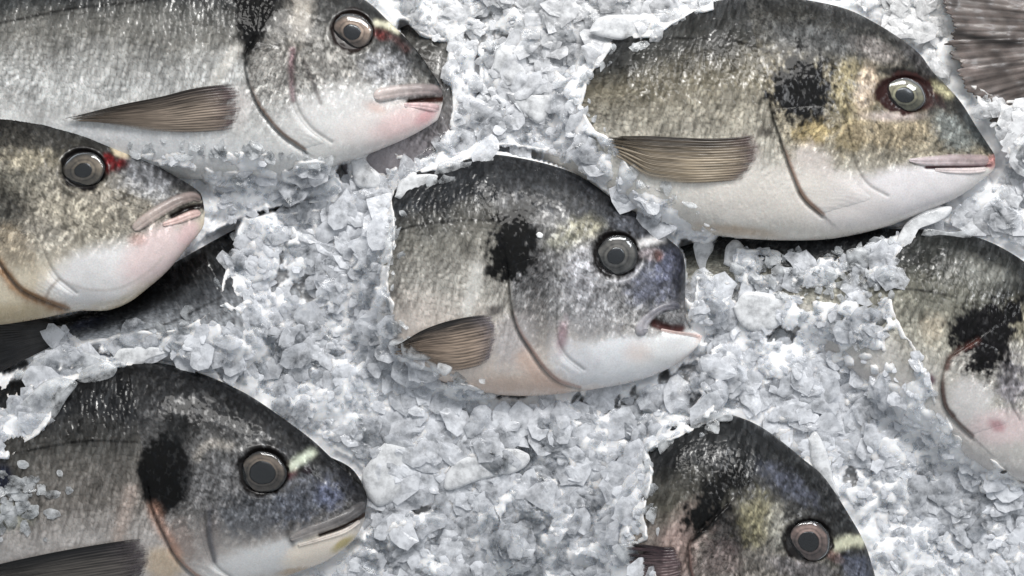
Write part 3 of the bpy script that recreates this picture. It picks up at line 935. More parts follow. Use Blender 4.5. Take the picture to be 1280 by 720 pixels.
def build_fish(key, seed):
    f = FISH[key]
    f['seed'] = seed
    for k in ('op', 'pre'):
        f[k + 'S'] = smooth(f[k], 40) if f.get(k) else None
    if f['opS'] is not None:
        # which side of the gill edge is the head
        hx, hy = f['eye'][0], f['eye'][1]
        d, sd, _ = pdist(np.array([hx]), np.array([hy]), f['opS'])
        f['opside'] = float(sd[0])
    dd = smooth(f['dorsal'], 1500)
    vv = smooth(f['ventral'], 1500)
    mid = (dd + vv) / 2
    seglen = np.linalg.norm(np.diff(mid, axis=0), axis=1)
    infr = (mid[:-1, 0] > -25) & (mid[:-1, 0] < 1305)
    step = np.where(infr, 1.35, 7.0)
    sk = f.get('sink')
    if sk and key in 'CDF':
        step = np.where(mid[:-1, 0] < sk[0][0] - 40, 6.0, step)
    if key in 'KLI':
        step = np.maximum(step, 1.8)
    cum = np.r_[0, np.cumsum(seglen / step)]
    ns = int(cum[-1]) + 2
    si = np.interp(np.linspace(0, cum[-1], ns), cum, np.arange(1500))
    # extra samples right at the snout so that it stays round
    si = np.unique(np.r_[np.linspace(0, si[4], 9), si])
    ns = len(si)
    ii = np.arange(1500)
    Dp = np.stack([np.interp(si, ii, dd[:, k]) for k in (0, 1)], 1)
    Vp = np.stack([np.interp(si, ii, vv[:, k]) for k in (0, 1)], 1)
    alen = np.interp(si, ii, np.r_[0, np.cumsum(seglen)])
    hd = np.linalg.norm(Dp - Vp, axis=1) / 2
    hmax = hd.max()
    nt = int(min(2 * hmax / 1.35, 240))
    u = np.linspace(-1, 1, nt)
    t = 0.55 * u + 0.45 * np.sin(u * np.pi / 2)
    P = Vp[:, None, :] * (0.5 - t[None, :, None] / 2) + Dp[:, None, :] * (0.5 + t[None, :, None] / 2)
    x, y = P[..., 0], P[..., 1]
    T = np.broadcast_to(t[None, :], x.shape)
    A = np.broadcast_to(alen[:, None], x.shape)
    B = T * hmax
    prof = np.where(T > 0, np.maximum(1 - np.abs(T) ** 1.9, 0) ** 0.66, np.maximum(1 - np.abs(T) ** 2.4, 0) ** 0.5)
    cap = np.sqrt(np.clip(1 - (1 - np.clip(alen / 30.0, 0, 1)) ** 2, 0, 1))
    H = 0.42 * hmax * (hd / hmax) ** 0.85 * cap
    mz = 8.0 + f.get('zoff', 0)
    if sk:
        xs = np.array([p[0] for p in sk], float)
        zs = np.array([p[1] for p in sk], float)
        o = np.argsort(xs)
        midz = mz + np.interp(x.mean(1), xs[o], zs[o])
    else:
        midz = np.full(ns, mz)
    z = midz[:, None] + H[:, None] * prof
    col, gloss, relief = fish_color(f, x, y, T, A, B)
    inner = np.clip(prof * 2.2, 0, 1) * np.clip(alen / 12, 0, 1)[:, None]
    if key in 'CDAF':
        pass
    z = z + relief * 1.25 * inner
    # sculpted head: gill edge, cheek edge, eye socket, mouth
    if f['opS'] is not None:
        d, sd, par = pdist(x, y, f['opS'])
        h_ = d * sd * f['opside']
        z = z - 2.6 * np.exp(-((h_ + 2.5) / 3.2) ** 2) * inner
        z = z + 1.6 * sstep(-1, 3, h_) * np.exp(-np.maximum(h_, 0) / 45) * inner
        d, sd, par = pdist(x, y, f['preS'])
        z = z - 1.3 * np.exp(-(d / 2.2) ** 2) * inner
    if f.get('mouth'):
        pts, wd, _ = f['mouth']
        d, _, _ = pdist(x, y, smooth(pts, 12))
        z = z - (2.0 + wd) * np.exp(-(d / (wd + 0.8)) ** 2) * inner
    if f.get('eye'):
        ex, ey, srx, sry = f['eye'][:4]
        q = np.hypot((x - ex) / srx, (y - ey) / sry)
        brow = np.exp(-((q - 1.12) / 0.14) ** 2)
        zc = z.copy()
        socket = 1 - sstep(0.8, 1.06, q)
        zref = np.interp(0, [0], [0])
        eyez = float(z[np.unravel_index(np.argmin(q), q.shape)])
        f['eyez'] = eyez
        z = z + 1.2 * brow - 5.5 * socket
    if f['ops']:
        n3 = fbm(x, y, 45, 3, seed + 7)
        z = z + (n3 - 0.5) * 3.5 * inner
    splat(ZALL, x.ravel(), y.ravel(), z.ravel())
    zm = np.full((MH, MW), -400.0)
    splat(zm, x.ravel(), y.ravel(), z.ravel())
    f['zm'] = fill(zm, 5)
    tm = np.full((MH, MW), -400.0)
    splat(tm, x.ravel(), y.ravel(), T.ravel())
    f['tm'] = fill(tm, 5)
    top = W(x, y, z)
    # underside, coarser
    js = np.unique(np.r_[np.arange(0, nt, 7), nt - 1])
    is_ = np.unique(np.r_[np.arange(0, ns, 7), ns - 1])
    z2 = (midz[:, None] - 0.8 * H[:, None] * prof)[np.ix_(is_, js)]
    bot = W(x[np.ix_(is_, js)], y[np.ix_(is_, js)], z2)
    V = np.concatenate([top.reshape(-1, 3), bot.reshape(-1, 3)])
    colb = col[np.ix_(is_, js)]
    gl = np.r_[gloss.ravel(), gloss[np.ix_(is_, js)].ravel()]
    # photo axes: dorsal up, snout right -> rows go left, cols go up
    a3, b3, c3 = top[10, nt // 2], top[11, nt // 2], top[10, nt // 2 + 1]
    flip = np.cross(c3 - a3, b3 - a3)[2] < 0
    F = np.concatenate([grid_faces(ns, nt, 0, flip), grid_faces(len(is_), len(js), ns * nt, not flip)])
    # head reference for the parent empty
    root = bpy.data.objects.new('sea_bream', None)
    root.empty_display_size = 0.01
    COL.objects.link(root)
    f['root'] = root
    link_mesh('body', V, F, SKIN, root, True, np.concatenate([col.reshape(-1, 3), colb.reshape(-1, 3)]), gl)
    tag(root, f['label'], 'fish', 'fish laid on crushed ice')
    if f['opS'] is not None:
        gill_cover(f)
    if f.get('eye'):
        eye(f)
    for lp in f['lips']:
        lip(f, lp)
    if f.get('fin'):
        pectoral(f)
    if f.get('tail'):
        tail(f)
    elif key in 'ABE':
        a, b = f['dorsal'][-1], f['ventral'][-1]
        ln = 150
        f['tail'] = [(a[0] + 8, a[1]), (b[0] + 8, b[1]), (b[0] - ln, b[1] + 95), (b[0] - ln * .45, (a[1] + b[1]) / 2), (a[0] - ln, a[1] - 95)]
        f['tailc'] = ((60, 58, 56), (110, 104, 96))
        tail(f)
    return root


def sample_color(f, x, y, k=0.0):
    t = lookup(f['tm'], x, y)
    t = np.clip(t, -1, 1)
    return fish_color(f, x, y, t, x, y)


def gill_cover(f):
    """the bony cover as its own raised plate between cheek edge and gill opening"""
    n, m = 150, 70
    o = smooth(f['op'], n)
    p = smooth(f['pre'], n)
    v = np.r_[np.linspace(0, 1, m - 3), 1.004, 1.008, 1.012]
    P = p[:, None, :] * (1 - v[None, :, None]) + o[:, None, :] * v[None, :, None]
    x, y = P[..., 0], P[..., 1]
    z = lookup(f['zm'], x, y)
    # smooth the looked-up height a little
    for _ in range(3):
        z[1:-1, :] = (z[:-2, :] + 2 * z[1:-1, :] + z[2:, :]) / 4
        z[:, 1:-1] = (z[:, :-2] + 2 * z[:, 1:-1] + z[:, 2:]) / 4
    uu = np.linspace(0, 1, n)[:, None]
    vv = v[None, :]
    ends = np.clip(np.sin(np.pi * np.clip(uu, 0.0, 1)), 0, 1) ** 0.35
    off = -1.5 + 4.3 * sstep(0.0, 0.35, vv) * ends
    off = np.where(vv > 1, off - (vv - 1) / 0.012 * 5.0, off)
    c, g, r = sample_color(f, x, y)
    # edge of the plate: thin, slightly translucent rim colour
    rimm = sstep(0.955, 1.0, vv) * sstep(0.25, 0.6, uu) * 0.8
    c = c * (1 - rimm[..., None]) + lin(f['rim']) * rimm[..., None]
    z = z + off + r * 0.8 * (vv < 1)
    top = W(x, y, z)
    a3, b3, c3 = top[n // 2, m // 2], top[n // 2 + 1, m // 2], top[n // 2, m // 2 + 1]
    flip = np.cross(c3 - a3, b3 - a3)[2] < 0
    V, F = closed_slab(top, 0.0012, flip)
    cc = np.concatenate([c.reshape(-1, 3)] * 2)
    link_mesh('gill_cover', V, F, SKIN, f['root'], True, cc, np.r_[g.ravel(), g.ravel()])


def ring_slab(top, thick):
    nr, nc, _ = top.shape
    bot = top.copy()
    bot[..., 2] -= thick
    n = nr * nc
    F = [grid_faces(nr, nc, 0, False), grid_faces(nr, nc, n, True)]
    o = (nr - 1) * nc + np.arange(nc - 1)
    F.append(np.stack([o, o + 1, o + 1 + n, o + n], -1))
    return np.concatenate([top.reshape(-1, 3), bot.reshape(-1, 3)]), np.concatenate(F)


def disc(cx, cy, rx, ry, z0, dome, nr=14, na=64, rin=0.0, flat=0.0):
    rr = np.linspace(rin, 1, nr)
    aa = np.linspace(0, 2 * np.pi, na, endpoint=True)
    R, Aa = np.meshgrid(rr, aa, indexing='ij')
    wv = 1 + 0.045 * np.sin(Aa * 2 + cx) + 0.02 * np.sin(Aa * 3 + cy) + 0.012 * np.sin(Aa * 7 + cx + cy)
    x = cx + rx * R * wv * np.cos(Aa)
    y = cy + ry * R * wv * np.sin(Aa)
    z = z0 + dome * np.sqrt(np.clip(1 - (R * 0.985) ** 2, 0, 1))
    return x, y, z, R, Aa


def eye(f):
    ex, ey, srx, sry, rx, ry, rp = f['eye']
    ez = f['eyez'] - 5.0
    root = f['root']
    # eyeball: dark wet ball sitting in the socket
    x, y, z, R, Aa = disc(ex, ey, rx * 1.06, ry * 1.06, ez - 3, 7.0, 16, 72)
    V = W(x, y, z)
    lo = W(x, y, ez - 3 - (z - ez + 3))
    nr, na = x.shape
    vs = np.concatenate([V.reshape(-1, 3), lo.reshape(-1, 3)])
    F = np.concatenate([grid_faces(nr, na, 0, False), grid_faces(nr, na, nr * na, True)])
    rc = lin(f.get('rimc', (24, 22, 22)))
    ball = link_mesh('eyeball', vs, F, SKIN, root, True, np.tile(rc, (len(vs), 1)), np.full(len(vs), 0.95))
    # iris ring
    x, y, z, R, Aa = disc(ex, ey, rx, ry, ez + 1.6, 4.0, 30, 96, rp / rx * 0.8)
    n = fbm(np.cos(Aa) * 30 + R * 4, np.sin(Aa) * 30 - R * 4, 6, 3, f['seed'])
    base = lin(f['iris'])
    rn = (R - rp / rx) / (1 - rp / rx)
    k = (0.98 + 1.1 * (n - 0.5) + 0.55 * np.exp(-((rn - 0.08) / 0.07) ** 2) + 0.25 * np.exp(-((rn - 0.70) / 0.14) ** 2)
         - 0.40 * np.exp(-((rn - 0.30) / 0.06) ** 2) - 0.8 * sstep(0.76, 1.0, rn))
    k = k * (1 - 0.22 * np.cos(Aa - 2.0 - f['seed']))
    k = k * (1 - 0.7 * sstep(0.35, 0.85, -np.sin(Aa) * 1.0) * sstep(0.45, 0.8, rn) * -1 * -1)
    c = base[None, None, :] * np.clip(k, 0.08, 2)[..., None]
    c = np.clip(c, 0, 0.8)
    V, F = ring_slab(W(x, y, z), 0.0004)
    c = np.clip(c * 1.25, 0, 0.8)
    iris = link_mesh('iris', V, F, SKIN, ball, True, np.concatenate([c.reshape(-1, 3)] * 2), np.full(2 * c.shape[0] * c.shape[1], 0.7))
    # pupil
    x, y, z, R, Aa = disc(ex, ey, rp, rp * ry / rx, ez + 4.4, 2.2, 12, 48)
    c = lin(f['pupil'])[None, None, :] * (1.05 - 0.75 * sstep(0.72, 0.98, R))[..., None]
    V, F = ring_slab(W(x, y, z), 0.0006)
    link_mesh('pupil', V, F, SKIN, ball, True, np.concatenate([c.reshape(-1, 3)] * 2), np.full(2 * c.shape[0] * c.shape[1], 0.9))
    # cornea
    x, y, z, R, Aa = disc(ex, ey, rx * 1.07, ry * 1.06, ez + 1.0, 7.0, 18, 72)
    V, F = ring_slab(W(x, y, z), 0.0002)
    link_mesh('cornea', V, F, CORNEA, ball)


def sweep(pts, zfun, col, flat=0.75, na=20, n=60, lift=0.0, noise=0.12):
    """round-bodied strip along pts (x, y, radius)"""
    q = smooth(pts, n)
    c = q[:, :2]
    r = q[:, 2] * 0.95
    tan = np.gradient(c, axis=0)
    tan /= np.linalg.norm(tan, axis=1)[:, None]
    nor = np.stack([-tan[:, 1], tan[:, 0]], 1)
    s = np.linspace(0, 1, n)
    L = np.linalg.norm(np.diff(c, axis=0), axis=1).sum()
    e0 = np.clip(s * L / np.maximum(r[0], 1), 0, 1)
    e1 = np.clip((1 - s) * L / np.maximum(r[-1], 1), 0, 1)
    endc = np.sqrt(np.clip(1 - (1 - e0) ** 2, 0, 1)) * np.sqrt(np.clip(1 - (1 - e1) ** 2, 0, 1))
    r = r * np.maximum(endc, 0.02)
    aa = np.linspace(0, 2 * np.pi, na)
    zc = zfun(c[:, 0], c[:, 1]) + lift
    for _ in range(6):
        zc[1:-1] = (zc[:-2] + 2 * zc[1:-1] + zc[2:]) / 4
    x = c[:, 0][:, None] + nor[:, 0][:, None] * r[:, None] * np.cos(aa)[None]
    y = c[:, 1][:, None] + nor[:, 1][:, None] * r[:, None] * np.cos(aa)[None]
    z = zc[:, None] + flat * r[:, None] * np.sin(aa)[None]
    return x, y, z


def lip(f, lp):
    x, y, z = sweep(lp['p'], lambda a, b: lookup(f['zm'], a, b), None, 0.50, 28, 110, 0.0)
    n = fbm(x * 1.0, y * 1.6, 9, 4, f['seed'] + 1)
    aa = np.linspace(0, 2 * np.pi, x.shape[1])[None, :]
    if 'c2' in lp:
        gx = np.linspace(1, 0, x.shape[0])[:, None, None] ** 1.5
        lc = lin(lp['c']) * (1 - gx) + lin(lp['c2']) * gx
    else:
        lc = lin(lp['c'])[None, None, :]
    fold = np.exp(-((np.cos(aa) - 0.15) / 0.10) ** 2) * (np.sin(aa) > 0)
    n2 = fbm(x, y, 4, 2, 3)
    edge_ = sstep(0.55, 1.0, np.abs(np.cos(aa)))
    c = lc * (0.90 + 0.6 * (n - 0.5) + 0.25 * (n2 - 0.5) - 0.22 * fold - 0.18 * edge_)[..., None]
    z = z - 0.9 * fold
    under_c = sample_color(f, x, y)[0]
    me_ = np.clip(0.65 * sstep(0.6, 1.0, np.abs(np.cos(aa))) + 0.15, 0, 1) * np.ones(x.shape)
    c = c * (1 - me_[..., None]) + under_c * me_[..., None]
    V = W(x, y, z)
    a3, b3, c3 = V[50, 7], V[51, 7], V[50, 8]
    F = grid_faces(*x.shape, 0, np.cross(c3 - a3, b3 - a3)[2] < 0)
    link_mesh('lip', V.reshape(-1, 3), F, SKIN, f['root'], True, np.clip(c, 0, .86).reshape(-1, 3), np.full(c.shape[0] * c.shape[1], 0.58))


def pectoral(f):
    fd = f['fin']
    n, m = 150, 110
    a = smooth(fd['lead'], n)
    b = smooth(fd['trail'], n)
    v = np.linspace(0, 1, m)
    # bowed base so the fin root is rounded
    P = a[:, None, :] * (1 - v[None, :, None]) + b[:, None, :] * v[None, :, None]
    u = np.linspace(0, 1, n)[:, None]
    dirv = (a[-1] - a[0]) / np.linalg.norm(a[-1] - a[0])
    bow = np.sin(np.pi * v)[None, :] * (1 - u) * -9.0
    ray = v * 17
    rid = _T[3][np.floor(ray).astype(int) & 255, f['seed'] * 5 % 256]
    fray = (rid - 0.5)[None, :] * 22 * u ** 6 + 4 * np.abs(np.sin(ray * np.pi))[None, :] * u ** 6
    x = P[..., 0] + (bow + fray) * dirv[0]
    y = P[..., 1] + (bow + fray) * dirv[1]
    zb = lookup(f['zm'], x, y)
    zb = np.where(zb < -100, 8, zb)
    for _ in range(12):
        zb[1:-1, :] = (zb[:-2, :] + 2 * zb[1:-1, :] + zb[2:, :]) / 4
        zb[:, 1:-1] = (zb[:, :-2] + 2 * zb[:, 1:-1] + zb[:, 2:]) / 4
    ridge = np.abs(np.sin(ray * np.pi))[None, :] ** 0.7 * (1 - sstep(0.35, 0.6, u)) + np.abs(np.sin(ray * np.pi * 2))[None, :] ** 0.8 * sstep(0.35, 0.6, u)
    z = zb - 2.5 + 5.0 * sstep(0.0, 0.10, u + 0.05 * (fbm(v[None, :] * 40, 0 * u, 8, 2, 3) - 0.5)) + 4.0 * np.sin(np.pi * np.clip(u * 0.8, 0, 1)) * (1 - 0.6 * v[None, :]) + 1.7 * ridge * (0.3 + 0.7 * u)
    fine = fbm(u * 260, v[None, :] * 60 + 0 * u, 5, 3, f['seed'])
    fib = fbm(u * 20 + 0 * v[None, :], v[None, :] * 170 + 0 * u, 3, 3, f['seed'] + 4)
    k = sstep(0.0, 0.62, v[None, :] + (fib - 0.5) * 0.25 + 0.0 * u)
    c = lin(fd['dark']) * (1 - k[..., None]) + lin(fd['light']) * k[..., None]
    c = c * (0.72 + 0.30 * ridge + 1.3 * (fib - 0.5))[..., None]
    bm = np.exp(-(u / 0.16) ** 2) * np.ones_like(k)
    bm = bm * (0.5 + fine)
    bm = np.clip(bm, 0, 1)[..., None]
    c = c * (1 - bm) + lin(fd['base']) * bm
    lead = np.exp(-((v[None, :] - 0.02) / 0.035) ** 2)[..., None] * np.ones_like(u)[..., None]
    c = c * (1 - 0.6 * lead)
    top = W(x, y, z)
    a3, b3, c3 = top[n // 2, m // 2], top[n // 2 + 1, m // 2], top[n // 2, m // 2 + 1]
    flip = np.cross(c3 - a3, b3 - a3)[2] < 0
    V, F = closed_slab(top, 0.0006, flip)
    c = np.clip(c, 0.004, 0.8)
    al = 1 - 0.75 * sstep(0.55, 1.0, u + 0.35 * (v[None, :] - 0.3)) * (1 - 0.6 * ridge) - 0.55 * sstep(0.82, 1.0, v)[None, :] - 0.9 * sstep(0.0, -0.1, u - 0.02 - 0.06 * fine)
    al = np.clip(al, 0.06, 1) * sstep(0.0, 0.22, u + 0.22 * (fib - 0.5) + 0.12 * (fine - 0.5))
    link_mesh('pectoral_fin', V, F, FIN, f['root'], True, np.concatenate([c.reshape(-1, 3)] * 2), np.tile(al.ravel(), 2))


def tail(f):
    """fan of rays from the tail root out to the ragged end"""
    pts = f['tail']
    r0, r1 = np.array(pts[0], float), np.array(pts[1], float)
    end = smooth_line(np.array(pts[2:], float), 200)
    n, m = 90, 200
    base = r1[None] * (1 - np.linspace(0, 1, m)[:, None]) + r0[None] * np.linspace(0, 1, m)[:, None]
    u = np.linspace(0, 1, n)[:, None, None]
    P = base[None] * (1 - u) + end[None] * u
    v = np.linspace(0, 1, m)
    ray = v * 26
    rid = _T[4][np.floor(ray).astype(int) & 255, 9]
    u2 = u[..., 0]
    fr = 1 + ((rid - 0.5) * 0.05)[None, :] * u2 ** 4 + 0.02 * np.abs(np.sin(ray * np.pi * 2))[None, :] * u2 ** 4
    x = base[None, :, 0] + (P[..., 0] - base[None, :, 0]) * fr
    y = base[None, :, 1] + (P[..., 1] - base[None, :, 1]) * fr
    ridge = np.abs(np.sin(ray * np.pi))[None, :]
    zl = 8 + f.get('zoff', 0)
    z = zl + 6 * (1 - u2) * np.sin(np.pi * v)[None, :] + 0.35 * ridge * (0.4 + u2) + 5 * (fbm(x, y, 22, 2, 7) - 0.5) + 5 * (fbm(x, y, 60, 2, 3) - 0.5)
    fib = fbm(u2 * 14 + 0 * v[None, :], v[None, :] * 260 + 0 * u2, 3, 3, 5)
    pt = fbm(x, y, 34, 3, 8)
    c0, c1 = lin(f['tailc'][0]), lin(f['tailc'][1])
    k = np.clip(pt * 1.6 - 0.3, 0, 1)[..., None]
    c = (c0 * (1 - k) + c1 * k) * (0.80 + 0.14 * ridge + 1.5 * (fib - 0.5) + 0.9 * (fbm(x, y, 9, 3, 4) - 0.5))[..., None]
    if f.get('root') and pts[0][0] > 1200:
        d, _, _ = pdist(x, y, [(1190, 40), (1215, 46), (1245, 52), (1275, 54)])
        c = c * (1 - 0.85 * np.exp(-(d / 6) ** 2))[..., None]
    top = W(x, y, z)
    a3, b3, c3 = top[n // 2, m // 2], top[n // 2 + 1, m // 2], top[n // 2, m // 2 + 1]
    flip = np.cross(c3 - a3, b3 - a3)[2] < 0
    V, F = closed_slab(top, 0.0006, flip)
    splat(ZALL, x.ravel(), y.ravel(), z.ravel())
    c = np.clip(c, 0.004, 0.8)
    link_mesh('tail_fin', V, F, SKIN, f['root'], True, np.concatenate([c.reshape(-1, 3)] * 2), np.full(2 * n * m, 0.6))


def smooth_line(p, n):
    L = np.r_[0, np.cumsum(np.linalg.norm(np.diff(p, axis=0), axis=1))]
    u = np.linspace(0, L[-1], n)
    return np.stack([np.interp(u, L, p[:, 0]), np.interp(u, L, p[:, 1])], 1)


EYEDARK = mat_simple('wet_black_eye_rim', (0.012, 0.011, 0.012), 0.18, 0.6)

#FISHCALLS
for i, k in enumerate('ABCDEFGIKLH'):
    build_fish(k, i + 1)
ZF = fill(ZALL, 3)
KEYS = 'ABCDEFGIKLH'
OWN = np.argmax(np.stack([FISH[k]['zm'] for k in KEYS]), 0)
SHOWN = ZF > -399

# ================================================================ ICE
def blur(g, r):
    for _ in range(r):
        p = np.pad(g, 1, mode='edge')
        g = (p[:-2, 1:-1] + p[2:, 1:-1] + p[1:-1, :-2] + p[1:-1, 2:] + 4 * g) / 8
    return g


gy, gx = np.mgrid[0:MH, 0:MW]
PX, PY = MX0 + gx * MC, MY0 + gy * MC
# regions where ice lies over fish (photo polygons), height above the fish in px
COVER = [
    ('C', [(497, 232), (520, 222), (548, 214), (575, 205), (612, 193), (600, 170), (480, 170), (240, 200), (240, 520), (470, 520), (600, 500), (620, 494), (575, 476), (545, 450), (512, 428), (500, 425), (494, 400), (488, 340), (495, 300), (494, 250)], 7),
    ('D', [(892, 12), (862, 20), (840, 30), (822, 48), (790, 50), (776, 52), (760, 72), (742, 90), (728, 130), (745, 160), (768, 172), (784, 200), (804, 224), (840, 244), (880, 280), (896, 296), (840, 330), (560, 300), (560, -60), (880, -60)], 6),
    ('EI', [(-20, 462), (40, 442), (90, 440), (118, 446), (138, 446), (160, 452), (188, 454), (150, 462), (96, 478), (74, 500), (64, 530), (40, 548), (24, 562), (12, 575), (-40, 580)], 7),
    ('F', [(914, 518), (880, 534), (850, 547), (806, 563), (818, 590), (812, 620), (808, 650), (812, 676), (796, 684), (830, 730), (800, 900), (560, 900), (560, 480), (900, 480)], 7),
    ('G', [(1152, 296), (1132, 300), (1122, 330), (1114, 370), (1130, 410), (1152, 450), (1165, 478), (1178, 510), (1196, 540), (1230, 565), (1262, 590), (1320, 640), (1000, 640), (860, 420), (860, 340), (1000, 372), (1100, 350), (1108, 320), (1120, 285)], 6),
    ('G', [(920, 300), (1000, 320), (1060, 315), (1110, 290), (1120, 320), (1110, 372), (1020, 362), (920, 356)], 2),
    ('I', [(296, 288), (290, 320), (276, 350), (276, 378), (240, 402), (200, 412), (160, 416), (120, 420), (95, 430), (80, 445), (70, 470), (430, 520), (470, 250), (300, 270)], 7),
    ('A', [(300, 188), (345, 190), (380, 198), (410, 200), (412, 240), (100, 240), (150, 192), (230, 186)], 3),
    ('H', [(1206, 92), (1232, 112), (1252, 122), (1320, 126), (1320, 280), (1264, 236), (1258, 190), (1236, 150), (1216, 120)], 5),
    ('K', [(440, -20), (610, -20), (610, 50), (548, 52), (524, 48), (500, 24)], 6),
    ('K', [(560, 30), (592, 30), (600, 150), (560, 190), (540, 210), (560, 150)], 4),
    ('K', [(440, 222), (500, 212), (560, 190), (600, 240), (440, 260)], 5),
]
HOLES = [(598, 50, 9, 5), (582, 46, 5, 4), (626, 48, 9, 8), (601, 22, 9, 9), (727, 26, 6, 9), (665, 72, 10, 5), (722, 60, 9, 9), (765, 40, 16, 9), (742, 120, 8, 8),
         (370, 346, 18, 20), (448, 225, 6, 8), (498, 204, 10, 5), (556, 575, 8, 10), (690, 590, 6, 14), (700, 605, 4, 10), (500, 625, 14, 6), (525, 635, 18, 5), (558, 560, 6, 6),
         (808, 3, 10, 6), (930, 365, 14, 7), (985, 345, 12, 8), (978, 420, 14, 7), (1008, 380, 6, 4), (1050, 536, 8, 6), (885, 590, 6, 5), (866, 500, 12, 14), (640, 492, 12, 5),
         (855, 470, 26, 10), (780, 500, 30, 10), (16, 458, 16, 10), (20, 480, 12, 10), (1103, 400, 5, 8), (905, 340, 8, 8), (555, 470, 9, 6), (500, 455, 8, 6), (1180, 420, 6, 5), (1062, 590, 5, 12),
         (120, 440, 8, 6), (200, 440, 8, 5)]
base = (fbm(PX, PY, 150, 4, 2) - 0.5) * 24 + (fbm(PX, PY, 46, 3, 5) - 0.5) * 8 - 2
cov = np.zeros(PX.shape)
covall = np.zeros(PX.shape)
add = np.zeros(PX.shape)
jit = (fbm(PX, PY, 22, 3, 9) - 0.5) * 12
for keys_, poly, h in COVER:
    m = 1 - sstep(-3, 4, polysd(PX, PY, poly) + jit * 0.8)
    if keys_ == 'H':
        m = m * ((polysd(PX, PY, FISH['D']['dorsal'] + FISH['D']['ventral'][::-1])) > 3)
        own_h = True
    else:
        own_h = False
    own = own_h | np.isin(OWN, [KEYS.index(k) for k in keys_]) | ~SHOWN
    covall = np.maximum(covall, m)
    m = m * own
    add = np.where(m > cov, h, add)
    cov = np.maximum(cov, m)
zfs = blur(np.where(SHOWN, ZF, -30), 8)
under = np.minimum(base, ZF - 10)
over = np.maximum(base, np.maximum(zfs, np.where(SHOWN, ZF, -60)) + add)
BASE = np.where(SHOWN, under * (1 - cov) + over * cov, base * (1 - cov) + np.maximum(base, zfs * 0.8 + add * 0.6) * cov)
# a narrow melted gap along the bellies
covall = blur(covall, 12)
GAPM = np.zeros(PX.shape)
for i_, k in enumerate('ABCDEFG'):
    f = FISH[k]
    d, sd, _ = pdist(PX, PY, smooth(f['ventral'][:11], 60))
    gap = np.exp(-(d / 9) ** 2) * (1 - covall)
    BASE = BASE - gap * 20
    GAPM = np.maximum(GAPM, np.exp(-(d / 11) ** 4) * (1 - covall))
    d, sd, _ = pdist(PX, PY, smooth(f['dorsal'][:11], 60))
    BASE = BASE - np.exp(-(d / 7) ** 2) * (1 - covall) * 5
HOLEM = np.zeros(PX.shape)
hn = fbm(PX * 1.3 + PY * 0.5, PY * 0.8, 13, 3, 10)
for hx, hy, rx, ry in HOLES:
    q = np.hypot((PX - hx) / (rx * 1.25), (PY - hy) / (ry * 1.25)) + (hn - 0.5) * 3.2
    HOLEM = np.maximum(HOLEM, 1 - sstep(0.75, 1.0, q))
BASE = BASE - 9 * HOLEM

# let the heaps of ice run smoothly into one another away from bare fish
bare = blur((SHOWN & (cov < 0.5)).astype(float), 20)
soft_b = blur(BASE, 110)
wgt = 1 - sstep(0.02, 0.3, bare)
sm = np.maximum(soft_b, np.where(SHOWN & (cov > 0.5), ZF + 2.5, -99))
BASE = BASE * (1 - wgt) + sm * wgt

# fine grid of the ice surface: dense in the picture, wide outside
def axis(lo, hi, a, b, st):
    inner = np.arange(a, b, st)
    left = a - np.cumsum(np.linspace(st, 14, 60))
    right = inner[-1] + np.cumsum(np.linspace(st, 14, 60))
    left = left[left > lo][::-1]
    right = right[right < hi]
    return np.r_[left, inner, right]


